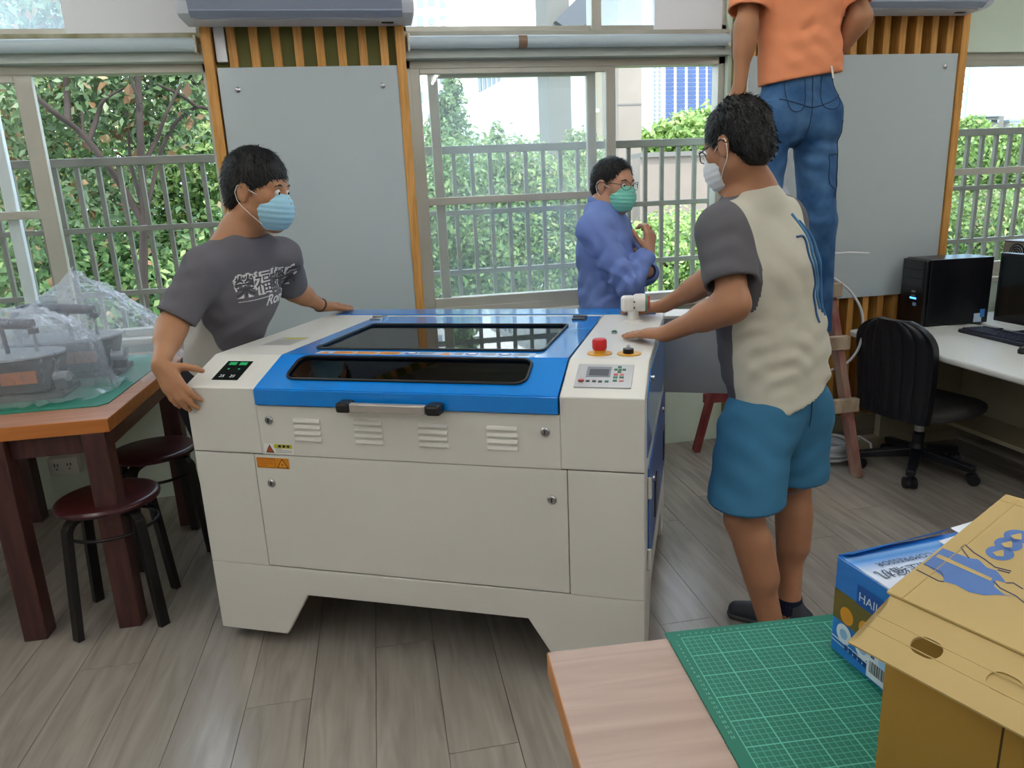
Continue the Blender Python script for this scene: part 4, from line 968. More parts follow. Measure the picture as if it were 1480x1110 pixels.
# white cable coil on the floor and the loose cables along the ladder
M_wc = mat('white_cable', 'D5D8DC', .4)
cc = onz(1190, 668); cc = Vector((2.17, 3.17, 0)); r_ = random.Random(11); pts = []
for k in range(15):
    rr, z = .115+r_.uniform(-.022, .016), .006+k*.0056; ox, oy = r_.uniform(-.010, .010), r_.uniform(-.010, .010)
    for j in range(26): a = 2*PI*j/26; pts.append(Vector((rr*math.cos(a)+ox, rr*math.sin(a)+oy, z+.004*math.sin(a*2+k)+j/26*.0056)))
pts += [Vector((.16, -.02, .10)), Vector((.20, -.06, .07)), Vector((.17, -.12, .03))]
CL = thing('cable_coil', 'coil of white cable lying on the floor behind the ladder', 'cable', cc)
mb().tube(pts, .0058, 6).build('windings', M_wc, CL, smooth=60)
def cable(pp, r, label):
    o = mb().tube(smooth_path(pp, 8), r, 8).build('white_cable', M_wc, None, smooth=60); return tag(o, label, 'cable')
YL = 3.02
cable([ony(1184, 330, YL), ony(1190, 352, YL), ony(1197, 363, YL), ony(1210, 366, YL), ony(1228, 365, YL), ony(1256, 366, YL)], .0045, 'short white cable end sticking out over the wide writing board')
cable([ony(1205, 402, YL), ony(1228, 420, YL), ony(1244, 446, YL), ony(1247, 475, YL), ony(1240, 505, YL), ony(1222, 526, YL), ony(1200, 535, YL)], .006, 'white cable looping from the ladder in front of the slats')

# black lead looped on the sill between the table and the man's waist
cp = ony(284, 497, WY-.06); lo_ = []
for k in range(70): a = k*2*PI/17.0; r_ = .045+.006*math.sin(k*.7); lo_.append(Vector((cp.x+.01*math.sin(k*.31), cp.y+.014*math.sin(k*.23), max(SILL+.006, SILL+.052)))+Vector((r_*math.cos(a), .01*math.sin(a*.5), r_*math.sin(a))))
o = mb().tube(lo_, .0042, 6).build('power_lead', M_blackline, None, smooth=60); tag(o, 'looped black power lead standing on the sill by the bagged saws', 'cable')
# ------------------------------------------------------------------ outside: ground, plants, viaduct, buildings
GZ = -4.2
struct(bx(-60, RY+.2, GZ-.3, 90, 160, GZ).build('ground', mat('outside_ground', '5C6A40', .9, var=.3, vscale=.5)))
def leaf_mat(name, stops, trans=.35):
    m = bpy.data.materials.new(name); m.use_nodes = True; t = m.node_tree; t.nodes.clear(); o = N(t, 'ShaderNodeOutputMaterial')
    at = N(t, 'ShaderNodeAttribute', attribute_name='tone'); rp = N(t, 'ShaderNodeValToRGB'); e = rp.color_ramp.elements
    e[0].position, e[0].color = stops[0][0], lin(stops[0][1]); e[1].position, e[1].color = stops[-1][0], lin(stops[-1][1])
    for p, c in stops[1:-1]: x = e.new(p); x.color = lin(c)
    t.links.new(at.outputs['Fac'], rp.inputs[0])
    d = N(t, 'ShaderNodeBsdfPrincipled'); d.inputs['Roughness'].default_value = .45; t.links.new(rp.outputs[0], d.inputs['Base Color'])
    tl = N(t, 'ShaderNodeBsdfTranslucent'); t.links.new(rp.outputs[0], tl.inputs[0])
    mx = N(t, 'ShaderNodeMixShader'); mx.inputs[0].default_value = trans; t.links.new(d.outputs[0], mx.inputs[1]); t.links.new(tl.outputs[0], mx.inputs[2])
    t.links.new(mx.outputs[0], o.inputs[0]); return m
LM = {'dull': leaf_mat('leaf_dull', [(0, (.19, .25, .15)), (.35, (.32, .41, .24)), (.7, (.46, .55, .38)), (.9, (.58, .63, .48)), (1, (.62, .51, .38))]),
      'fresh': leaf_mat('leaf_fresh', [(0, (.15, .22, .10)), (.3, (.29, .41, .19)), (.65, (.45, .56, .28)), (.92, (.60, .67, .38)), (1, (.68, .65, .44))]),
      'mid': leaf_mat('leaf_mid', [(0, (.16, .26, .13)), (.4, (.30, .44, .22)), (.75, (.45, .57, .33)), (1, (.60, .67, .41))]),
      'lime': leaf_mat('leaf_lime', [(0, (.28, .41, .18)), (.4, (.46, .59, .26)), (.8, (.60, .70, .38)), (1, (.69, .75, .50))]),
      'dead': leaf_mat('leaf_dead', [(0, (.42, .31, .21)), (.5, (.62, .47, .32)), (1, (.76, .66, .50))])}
M_bark = mat('bark', '342820', .85, var=.3, vscale=12, bump=.3, bscale=40); M_bark2 = mat('bark_pale', '8A7A6C', .85, var=.3, vscale=12)
def foliage_mesh(blobs, n, size, seed, shell=.55, aspect=2.1):
    """n leaves spread over ellipsoids (centre, radii); a leaf is a folded, pointed blade"""
    r = np.random.default_rng(seed); vol = np.array([b[1][0]*b[1][1]*b[1][2] for b in blobs])**.75; pick = r.choice(len(blobs), n, p=vol/vol.sum())
    C = np.array([b[0] for b in blobs])[pick]; R_ = np.array([b[1] for b in blobs])[pick]
    d = r.normal(size=(n, 3)); d /= np.linalg.norm(d, axis=1)[:, None]; rad = shell+(1-shell)*r.random(n)**.6
    rad *= 1+.16*np.sin(d[:, 0]*7+seed)*np.sin(d[:, 2]*6+pick)+.10*r.normal(size=n)
    P = C+d*R_*rad[:, None]
    nr = d+r.normal(size=(n, 3))*.75+np.array([0, -.35, .55]); nr /= np.linalg.norm(nr, axis=1)[:, None]
    tg = r.normal(size=(n, 3))+np.array([0, 0, -.5]); tg -= nr*(tg*nr).sum(1)[:, None]; tg /= np.linalg.norm(tg, axis=1)[:, None]; sd = np.cross(nr, tg)
    L = size*(.6+.8*r.random(n)); W = L/aspect
    a = P-tg*L[:, None]/2; b = P+tg*L[:, None]/2; m1 = P-tg*(L*.08)[:, None]
    l = m1+sd*(W/2)[:, None]+nr*(W*.18)[:, None]; q = m1-sd*(W/2)[:, None]+nr*(W*.18)[:, None]
    V = np.stack([a, l, b, q], 1).reshape(-1, 3); i = np.arange(n)*4
    F = np.stack([i, i+1, i+2, i, i+2, i+3], 1).reshape(-1, 3)
    me = bpy.data.meshes.new('foliage'); me.vertices.add(4*n); me.vertices.foreach_set('co', V.ravel())
    me.loops.add(F.size); me.loops.foreach_set('vertex_index', F.ravel()); me.polygons.add(len(F)); me.polygons.foreach_set('loop_start', np.arange(len(F))*3)
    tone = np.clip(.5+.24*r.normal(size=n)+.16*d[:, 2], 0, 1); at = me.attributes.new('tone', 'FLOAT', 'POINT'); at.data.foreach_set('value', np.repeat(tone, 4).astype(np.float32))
    me.update(calc_edges=True); me.validate(); return me
def plant(name, label, cat, blobs, n, size, kind, seed, stems=(), bark=M_bark, shell=.55, extra=None, group=None, aspect=2.1):
    b0 = blobs[0][0]; base = Vector((b0[0], b0[1], GZ)); t = thing(name, label, cat, base, 0, group)
    me = foliage_mesh(blobs, n, size, seed, shell, aspect); me.transform(Matrix.Translation(-base)); me.materials.append(LM[kind])
    link('foliage', me, t, kind='stuff')
    if extra:
        me = foliage_mesh(blobs, extra[0], extra[1], seed+1, shell, 1.8); me.transform(Matrix.Translation(-base)); me.materials.append(LM[extra[2]]); link('dry_leaves', me, t, kind='stuff')
    for pts, r0, r1 in stems:
        mb().tube([Vector(p)-base for p in smooth_path(pts, 5)], [r0, r1], 7).build('branch', bark, t, smooth=60)
    if not stems: mb().tube([(0, 0, 0), (.1, .05, (b0[2]-GZ)*.5), (0, 0, b0[2]-GZ)], [.10, .05], 7).build('trunk', bark, t, smooth=60)
    return t
def B(px, py, Y, rx, rz, ry=None):           # ellipsoid: centre at a pixel on the plane Y, radii given in photo pixels
    c = ony(px, py, Y); k = Y/1050.0*1.03; return (tuple(c), (rx*k, (ry or rx)*k, rz*k))
def br(px, Y=6.0): return [ony(x, y, Y+dy) for x, y, dy in px]
# branching tree close to the left window
Yt = 5.9
stems = [(br([(214, 520, 0), (208, 400, 0), (208, 300, 0), (203, 200, 0), (200, 120, .1), (195, 60, .1), (188, -60, .1)], Yt), .034, .018),
         (br([(212, 330, 0), (180, 275, 0), (150, 232, -.1), (115, 190, -.1), (75, 160, -.2), (42, 128, -.2), (5, 80, -.2)], Yt), .030, .014),
         (br([(128, 205, -.1), (140, 170, 0), (150, 145, 0), (176, 128, .1)], Yt), .022, .008), (br([(98, 176, -.1), (97, 140, 0), (92, 95, 0), (80, 20, 0)], Yt), .025, .01),
         (br([(205, 240, 0), (225, 205, .1), (240, 165, .1), (262, 120, .2)], Yt), .02, .008), (br([(208, 320, 0), (240, 200, .3), (285, 155, .3), (330, 175, .3)], Yt), .016, .012),
         (br([(285, 155, .3), (262, 138, .2), (228, 122, .2)], Yt), .014, .009), (br([(203, 150, 0), (188, 110, 0), (182, 80, 0)], Yt), .013, .007),
         (br([(207, 300, 0), (190, 240, .3), (185, 190, .3)], Yt), .02, .008), (br([(120, 195, -.1), (118, 160, 0), (112, 150, 0)], Yt), .012, .006)]
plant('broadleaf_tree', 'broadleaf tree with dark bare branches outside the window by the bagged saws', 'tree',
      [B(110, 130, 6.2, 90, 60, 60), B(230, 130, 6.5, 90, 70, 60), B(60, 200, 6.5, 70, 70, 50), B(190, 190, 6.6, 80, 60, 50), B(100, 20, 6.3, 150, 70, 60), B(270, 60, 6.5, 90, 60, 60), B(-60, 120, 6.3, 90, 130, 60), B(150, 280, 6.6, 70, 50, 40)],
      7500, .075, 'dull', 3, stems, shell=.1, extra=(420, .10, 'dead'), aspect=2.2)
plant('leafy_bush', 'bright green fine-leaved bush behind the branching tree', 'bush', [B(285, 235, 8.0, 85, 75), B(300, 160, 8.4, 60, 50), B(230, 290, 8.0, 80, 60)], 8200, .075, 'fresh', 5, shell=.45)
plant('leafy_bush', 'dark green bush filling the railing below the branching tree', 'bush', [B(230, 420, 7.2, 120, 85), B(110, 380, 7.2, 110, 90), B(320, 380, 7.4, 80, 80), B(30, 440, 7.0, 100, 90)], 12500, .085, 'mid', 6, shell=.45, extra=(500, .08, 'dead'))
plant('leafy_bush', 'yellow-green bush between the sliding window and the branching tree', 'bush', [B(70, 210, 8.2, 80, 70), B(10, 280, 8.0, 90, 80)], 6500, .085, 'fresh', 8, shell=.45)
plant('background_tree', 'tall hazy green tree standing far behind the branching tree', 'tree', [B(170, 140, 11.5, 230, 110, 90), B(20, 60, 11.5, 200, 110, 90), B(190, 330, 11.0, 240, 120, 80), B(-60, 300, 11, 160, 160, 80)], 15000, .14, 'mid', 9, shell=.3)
# planting behind the middle window
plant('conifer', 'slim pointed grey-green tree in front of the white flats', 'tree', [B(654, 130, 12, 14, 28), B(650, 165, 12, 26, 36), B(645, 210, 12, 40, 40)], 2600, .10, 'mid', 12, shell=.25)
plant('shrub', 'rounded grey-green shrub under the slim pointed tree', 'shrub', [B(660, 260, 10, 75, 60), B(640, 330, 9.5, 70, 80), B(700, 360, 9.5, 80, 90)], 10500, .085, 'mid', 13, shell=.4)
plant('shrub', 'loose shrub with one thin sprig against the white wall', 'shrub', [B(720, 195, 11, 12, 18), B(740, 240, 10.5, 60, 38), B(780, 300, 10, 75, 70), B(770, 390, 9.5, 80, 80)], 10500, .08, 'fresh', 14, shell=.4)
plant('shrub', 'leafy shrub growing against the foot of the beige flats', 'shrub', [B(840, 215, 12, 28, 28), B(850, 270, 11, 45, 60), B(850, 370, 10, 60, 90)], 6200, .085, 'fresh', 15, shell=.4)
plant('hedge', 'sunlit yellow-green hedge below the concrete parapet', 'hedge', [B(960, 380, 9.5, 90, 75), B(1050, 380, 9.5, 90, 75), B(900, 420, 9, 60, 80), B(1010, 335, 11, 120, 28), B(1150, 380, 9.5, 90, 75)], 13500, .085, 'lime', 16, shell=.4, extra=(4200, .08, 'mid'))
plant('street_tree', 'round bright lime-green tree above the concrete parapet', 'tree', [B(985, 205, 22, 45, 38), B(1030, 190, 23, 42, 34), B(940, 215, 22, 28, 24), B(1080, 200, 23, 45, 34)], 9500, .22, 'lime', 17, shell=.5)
# planting behind the right window
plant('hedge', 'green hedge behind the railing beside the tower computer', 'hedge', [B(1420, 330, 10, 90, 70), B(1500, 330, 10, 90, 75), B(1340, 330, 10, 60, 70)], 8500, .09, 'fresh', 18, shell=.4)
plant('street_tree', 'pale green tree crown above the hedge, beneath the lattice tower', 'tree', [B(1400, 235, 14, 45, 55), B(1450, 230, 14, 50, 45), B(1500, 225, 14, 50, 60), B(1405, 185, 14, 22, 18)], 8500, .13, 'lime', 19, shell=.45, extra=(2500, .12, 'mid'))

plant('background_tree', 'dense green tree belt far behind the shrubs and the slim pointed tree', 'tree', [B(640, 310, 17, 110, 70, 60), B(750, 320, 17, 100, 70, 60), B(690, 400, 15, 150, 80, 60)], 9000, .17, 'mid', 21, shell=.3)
# buildings
M_bwh = mat('render_white', 'DCDBD8', .8); M_bgr = mat('concrete', '77736C', .85, var=.18, vscale=.6); M_bbe = mat('concrete_beige', '8E8376', .85, var=.15, vscale=.8); M_win = mat('far_window', '8A929C', .25); M_blu = mat('tower_glass', '3A5486', .25, var=.3, vscale=.3)
def pbox(x0, x1, y0, y1, Y, depth, name, m, parent, base=None):   # box whose front face fills a pixel rectangle on the plane Y
    a, b_ = ony(x0, y0, Y), ony(x1, y1, Y); z0 = b_.z if base is None else base; o = parent.location
    return bx(a.x-o.x, Y-o.y, z0-o.z, b_.x-o.x, Y+depth-o.y, a.z-o.z).build(name, m, parent)
def bld(name, label, x0, x1, Y): a = ony((x0+x1)/2, 200, Y); return thing(name, label, 'building' if 'building' in name or 'tower' in name or 'block' in name else 'structure', (a.x, Y, GZ))
t = bld('apartment_building', 'white apartment building with square and round windows', 560, 655, 42)
pbox(540, 655, -130, 260, 42, 10, 'wall', M_bwh, t, GZ)
for r in range(9):
    y = -60+r*27.5
    for x, kind in ((590, 0), (607, 0), (623.5, 1), (640, 0)):
        if kind:
            c = ony(x, y+8, 42); o = t.location; mb().lathe([(.19, 0), (.19, -.06)], (c.x-o.x, -.02, c.z-o.z), 16, 'y').build('round_window', M_win, t)
        else:
            w_ = pbox(x-5, x+5, y, y+16, 41.97, .06, 'window', M_win, t); pbox(x-.5, x+.5, y, y+16, 41.93, .04, 'mullion', M_bwh, w_)
t = bld('white_building', 'long white building with a blank wall and a row of upper windows', 690, 790, 30)
def zrow(px, py, Y): return ony(px, py, Y)
yl, yr = 40.0, 29.0
a, b_ = ony(682, 136, yl), ony(800, 96, yr); ztop = (a.z+b_.z)/2; o = t.location
mb().prism([Vector((a.x, yl, GZ))-o, Vector((b_.x, yr, GZ))-o, Vector((b_.x+4, yr+8, GZ))-o, Vector((a.x+4, yl+8, GZ))-o], (0, 0, ztop-GZ)).build('wall', M_bwh, t)
mb().prism([Vector((a.x+.4, yl+.3, ztop))-o, Vector((b_.x+.2, yr+.6, ztop))-o, Vector((b_.x+3.8, yr+7.6, ztop))-o, Vector((a.x+3.8, yl+7.6, ztop))-o], (0, 0, 1.6)).build('upper_storey', mat('upper_grey', 'CFCDCB', .7), t)
for k in range(14):
    s0, s1 = (k+.15)/14, (k+.8)/14; p0 = Vector((a.x, yl, 0)).lerp(Vector((b_.x, yr, 0)), s0); p1 = Vector((a.x, yl, 0)).lerp(Vector((b_.x, yr, 0)), s1); nn = Vector((p1.y-p0.y, -(p1.x-p0.x), 0)).normalized()*-.0
    p0, p1 = p0+Vector((.35, .25, ztop+.35)), p1+Vector((.35, .25, ztop+.35))
    mb().prism([p0-o, p1-o, p1-o+Vector((0, 0, .85)), p0-o+Vector((0, 0, .85))], (.05, .1, 0)).build('window', M_win, t)
t = bld('viaduct_pier', 'grey concrete viaduct pier with a slanted brace at its head', 785, 828, 24)
pbox(786, 828, -140, 260, 24, 1.6, 'shaft', M_bgr, t, GZ)
o = t.location; q0_, q1_ = ony(803, 30, 23.7), ony(890, -60, 23.7); q2_, q3_ = ony(890, 45, 23.7), ony(820, 50, 23.7)
mb().prism([q0_-o, q1_-o, ony(905, -20, 23.7)-o, ony(853, 32, 23.7)-o, ony(826, 45, 23.7)-o], (0, 1.2, 0)).build('brace', mat('concrete_dark', '5F6064', .85, var=.1, vscale=.6), t)
t = bld('flats_block', 'beige flats with air conditioner units on narrow balconies', 828, 895, 56)
pbox(826, 892, 60, 260, 56, 8, 'wall', mat('flats_beige', '958872', .8, var=.1, vscale=.4), t, GZ)
for y0, y1 in ((75, 95), (130, 158), (192, 215)):
    w_ = pbox(829, 862, y0, y1, 55.95, .1, 'window', mat('balcony_green', '7E9A8C', .5), t); pbox(827, 866, y1, y1+4, 55.3, .8, 'balcony_slab', M_bwh, t); pbox(844, 856, y1-12, y1-2, 55.5, .3, 'aircon_unit', mat('unit_white', 'E4E6E4', .5), t)
t = bld('viaduct_pier', 'pale beige concrete pier standing beside the blue striped tower', 893, 926, 19)
pbox(892, 927, -160, 330, 19, 1.4, 'shaft', M_bbe, t, GZ)
for y in (40, 150, 240): pbox(892, 927, y, y+1.5, 18.985, .05, 'joint', M_bgr, t)
t = bld('office_tower', 'white tower with vertical blue window stripes', 926, 1050, 75)
pbox(924, 1062, -200, 260, 75, 14, 'wall', mat('tower_white', 'B4B4C0', .7), t, GZ)
for x0, x1 in ((963, 974), (979, 990), (995, 1006), (1011, 1020), (1024, 1036), (1042, 1053)):
    for r in range(21):
        pbox(x0, x1, 70+r*6.2, 70+r*6.2+4.8, 74.9, .15, 'window', M_blu, t)
for r in range(20):
    for x in (946, 953): pbox(x, x+3, 70+r*6.2, 70+r*6.2+3.6, 74.9, .15, 'window', M_win, t)
t = thing('parapet_wall', 'weathered beige concrete parapet of the elevated road', 'wall', (ony(1000, 260, 16).x, 16, GZ))
a, b_ = ony(925, 228, 16), ony(1000, 300, 16); bx(a.x-t.location.x, 0, 0, a.x-t.location.x+14, .5, a.z-GZ).build('wall', mat('parapet_concrete', '8C7E72', .85, var=.2, vscale=.9), t)
bx(a.x-t.location.x, -.08, a.z-GZ, a.x-t.location.x+14, .58, a.z-GZ+.10).build('coping', M_bgr, t)
t = bld('lattice_tower', 'pale steel lattice tower rising far beyond the hedges', 1386, 1404, 70)
o = t.location; m_ = mb(); xs_ = [ony(x, 100, 70).x-o.x for x in (1387, 1402)]; zt2 = ony(1395, 92, 70).z-GZ
for x in xs_:
    for y in (0, 1.0): m_.tube([(x, y, 0), (x, y, zt2)], .09, 5)
for k in range(22):
    z = zt2*k/22
    m_.tube([(xs_[0], 0, z), (xs_[1], 0, z+zt2/22)], .06, 4); m_.tube([(xs_[1], 0, z), (xs_[0], 0, z+zt2/22)], .06, 4)
m_.build('frame', mat('tower_steel', '9FB4C8', .5), t)
for k, (x0, x1, y0) in enumerate(((1375, 1412, 172), (1426, 1446, 168), (1460, 1520, 174))):
    t = bld('distant_building', ('low white warehouse on the skyline by the lattice tower', 'grey flat-roofed hall between two pale skyline halls', 'long pale hall with grey roof farthest from the lattice tower')[k], x0, x1, 55)
    pbox(x0, x1, y0, 215, 55, 6, 'wall', (M_bwh, M_bgr, M_bwh)[k], t, GZ); pbox(x0-1, x1+1, y0-1.5, y0, 54.8, 6.4, 'roof', mat('roof_grey', '8A96A4', .6), t)
    for j in range(4): pbox(x0+4+j*(x1-x0-8)/4, x0+4+j*(x1-x0-8)/4+5, y0+5, y0+9, 54.95, .1, 'window', M_win, t)
# ------------------------------------------------------------------ people: smooth-blended volumes turned into continuous meshes
def A3(v): return np.array(v, dtype=np.float64)
def unit(v): v = A3(v); return v/np.linalg.norm(v)
class Vol:
    def __init__(s, lo, hi, h=.005):
        s.lo = A3(lo); s.h = h; s.n = np.ceil((A3(hi)-s.lo)/h).astype(int)+1
        s.ax = [(s.lo[i]+h*np.arange(s.n[i])).astype(np.float32) for i in range(3)]; s.D = np.full(tuple(s.n), .2, np.float32)
    def sub(s, lo, hi):
        a = np.clip(np.floor((A3(lo)-s.lo)/s.h).astype(int), 0, s.n); b = np.clip(np.ceil((A3(hi)-s.lo)/s.h).astype(int)+1, 0, s.n)
        sl = tuple(slice(a[i], b[i]) for i in range(3)); return sl, (s.ax[0][sl[0]][:, None, None], s.ax[1][sl[1]][None, :, None], s.ax[2][sl[2]][None, None, :])
    def put(s, sl, d, k, op):
        if min(d.shape) == 0: return
        D = s.D[sl]
        if op == '+':
            h = np.clip(.5+.5*(D-d)/k, 0, 1); s.D[sl] = D*(1-h)+d*h-k*h*(1-h)
        elif op == '-':
            h = np.clip(.5-.5*(D+d)/k, 0, 1); s.D[sl] = D*(1-h)-d*h+k*h*(1-h)
    def cone(s, a, b, ra, rb, k=.02, flat=None, op='+'):
        """tapered capsule; flat=(axis, f) squeezes its section to f along axis"""
        a, b = A3(a), A3(b); r = max(ra, rb)+k+.02; sl, (X, Y, Z) = s.sub(np.minimum(a, b)-r, np.maximum(a, b)+r)
        ab = b-a; L2 = max(1e-9, ab@ab); px, py, pz = X-a[0], Y-a[1], Z-a[2]
        t = np.clip((px*ab[0]+py*ab[1]+pz*ab[2])/L2, 0, 1); qx, qy, qz = px-t*ab[0], py-t*ab[1], pz-t*ab[2]
        if flat is not None:
            w, f = unit(flat[0]), flat[1]; dw = (qx*w[0]+qy*w[1]+qz*w[2])*(1/f-1); qx, qy, qz = qx+dw*w[0], qy+dw*w[1], qz+dw*w[2]
        d = np.sqrt(qx*qx+qy*qy+qz*qz)-(ra+t*(rb-ra))
        if flat is not None: d = d*min(1, (1+flat[1])/2)
        s.put(sl, d.astype(np.float32), k, op)
    def ell(s, c, R_, r, k=.02, op='+'):
        c, r = A3(c), A3(r); m = r.max()+k+.015; sl, (X, Y, Z) = s.sub(c-m, c+m); px, py, pz = X-c[0], Y-c[1], Z-c[2]; k0 = 0; k1 = 0
        for i in range(3):
            u = R_[i]; q = px*u[0]+py*u[1]+pz*u[2]; k0 = k0+(q/r[i])**2; k1 = k1+(q/r[i]**2)**2
        k0 = np.sqrt(k0); d = k0*(k0-1)/np.maximum(np.sqrt(k1), 1e-6); s.put(sl, d.astype(np.float32), k, op)
    def cut(s, p, n):                        # keep the side that n points away from
        p, n = A3(p), unit(n); X, Y, Z = s.ax[0][:, None, None], s.ax[1][None, :, None], s.ax[2][None, None, :]
        s.D = np.maximum(s.D, ((X-p[0])*n[0]+(Y-p[1])*n[1]+(Z-p[2])*n[2]).astype(np.float32))
    def trim(s, p, n, r):                    # flat end for a sleeve or trouser leg, only within r of p
        p, n = A3(p), unit(n); sl, (X, Y, Z) = s.sub(p-r, p+r); x, y, z = X-p[0], Y-p[1], Z-p[2]
        pl = x*n[0]+y*n[1]+z*n[2]; m = (x*x+y*y+z*z) < r*r; s.D[sl] = np.where(m, np.maximum(s.D[sl], pl), s.D[sl]).astype(np.float32)
    def warp(s, fn):                         # add a relief field near the surface
        m = np.abs(s.D) < .03; i, j, k = np.nonzero(m); s.D[i, j, k] += fn(s.ax[0][i].astype(np.float64), s.ax[1][j].astype(np.float64), s.ax[2][k].astype(np.float64)).astype(np.float32)
    def mesh(s, name, tone=None):
        D = s.D; ins = D < 0; n = s.n
        any_ = np.zeros(tuple(n-1), bool); all_ = np.ones(tuple(n-1), bool)
        for dx in (0, 1):
            for dy in (0, 1):
                for dz in (0, 1):
                    c = ins[dx:n[0]-1+dx, dy:n[1]-1+dy, dz:n[2]-1+dz]; any_ |= c; all_ &= c
        I = np.argwhere(any_ & ~all_); cor = {}
        for dx in (0, 1):
            for dy in (0, 1):
                for dz in (0, 1): cor[dx, dy, dz] = D[I[:, 0]+dx, I[:, 1]+dy, I[:, 2]+dz].astype(np.float64)
        S_ = np.zeros((len(I), 3)); cnt = np.zeros(len(I))
        for a in cor:
            for ax in range(3):
                if a[ax]: continue
                b = list(a); b[ax] = 1; da, db = cor[a], cor[tuple(b)]; m = (da < 0) != (db < 0); t = np.where(m, da/np.where(m, da-db, 1), 0)
                for q in range(3): S_[:, q] += np.where(m, a[q]+(t if q == ax else 0), 0)
                cnt += m
        V = s.lo+(I+S_/cnt[:, None])*s.h; idx = -np.ones(tuple(n-1), np.int64); idx[tuple(I.T)] = np.arange(len(I)); Fs = []
        for ax in range(3):
            u, v = (ax+1) % 3, (ax+2) % 3; sa = [slice(1, n[i]-1) for i in range(3)]; sb = list(sa); sa[ax] = slice(0, n[ax]-1); sb[ax] = slice(1, n[ax])
            a, b = ins[tuple(sa)], ins[tuple(sb)]; E = np.argwhere(a != b)
            if not len(E): continue
            flip = a[tuple(E.T)]; base = E.copy(); base[:, u] += 1; base[:, v] += 1
            def cell(du, dv): q = base.copy(); q[:, u] -= du; q[:, v] -= dv; return idx[tuple(q.T)]
            q = np.stack([cell(1, 1), cell(0, 1), cell(0, 0), cell(1, 0)], 1); q[~flip] = q[~flip][:, ::-1]; Fs.append(q)
        F = np.concatenate(Fs); F = F[(F >= 0).all(1)]
        # two relaxing passes take the voxel steps out
        for lam in (.5, .5):
            acc = np.zeros_like(V); c2 = np.zeros(len(V))
            for p in range(4):
                a, b = F[:, p], F[:, (p+1) % 4]; np.add.at(acc, a, V[b]); np.add.at(c2, a, 1)
            V = V*(1-lam)+acc/np.maximum(c2, 1)[:, None]*lam
        me = bpy.data.meshes.new(name); me.vertices.add(len(V)); me.vertices.foreach_set('co', V.ravel()); me.loops.add(F.size); me.loops.foreach_set('vertex_index', F.ravel().astype(np.int32))
        me.polygons.add(len(F)); me.polygons.foreach_set('loop_start', (np.arange(len(F))*4).astype(np.int32)); me.update(calc_edges=True)
        me.polygons.foreach_set('use_smooth', [True]*len(F))
        if tone is not None: at = me.attributes.new('tone', 'FLOAT', 'POINT'); at.data.foreach_set('value', tone(V).astype(np.float32))
        return me
def fabric(name, col, rough=.85, col2=None, weave=900, var=.08):
    m = mat(name, col, rough, var=var, vscale=9, bump=.05, bscale=weave, spec=.25)
    if col2:
        t = m.node_tree; b = t.nodes['Principled BSDF']; at = N(t, 'ShaderNodeAttribute', attribute_name='tone'); mr = N(t, 'ShaderNodeMapRange'); mr.inputs[1].default_value = -.0015; mr.inputs[2].default_value = .0015
        mx = N(t, 'ShaderNodeMix', data_type='RGBA'); src = b.inputs['Base Color'].links[0].from_socket; t.links.new(at.outputs['Fac'], mr.inputs[0]); t.links.new(mr.outputs[0], mx.inputs[0]); t.links.new(src, mx.inputs[6]); mx.inputs[7].default_value = lin(col2); t.links.new(mx.outputs[2], b.inputs['Base Color'])
    return m
def skin_mat(name, col):
    m = mat(name, col, .5, var=.14, vscale=7, vcol=None, bump=.04, bscale=120, spec=.35); b = m.node_tree.nodes['Principled BSDF']
    b.inputs['Subsurface Weight'].default_value = .12; b.inputs['Subsurface Radius'].default_value = (.012, .005, .003); return m
M_hair = mat('black_hair', '0C0A0B', .42, var=.4, vscale=40, bump=.5, bscale=220, spec=.4, stretch=(1, 1, .25)); M_shoe = mat('shoe_black', '17181C', .5); M_sole = mat('shoe_sole', '4A4A4C', .6)
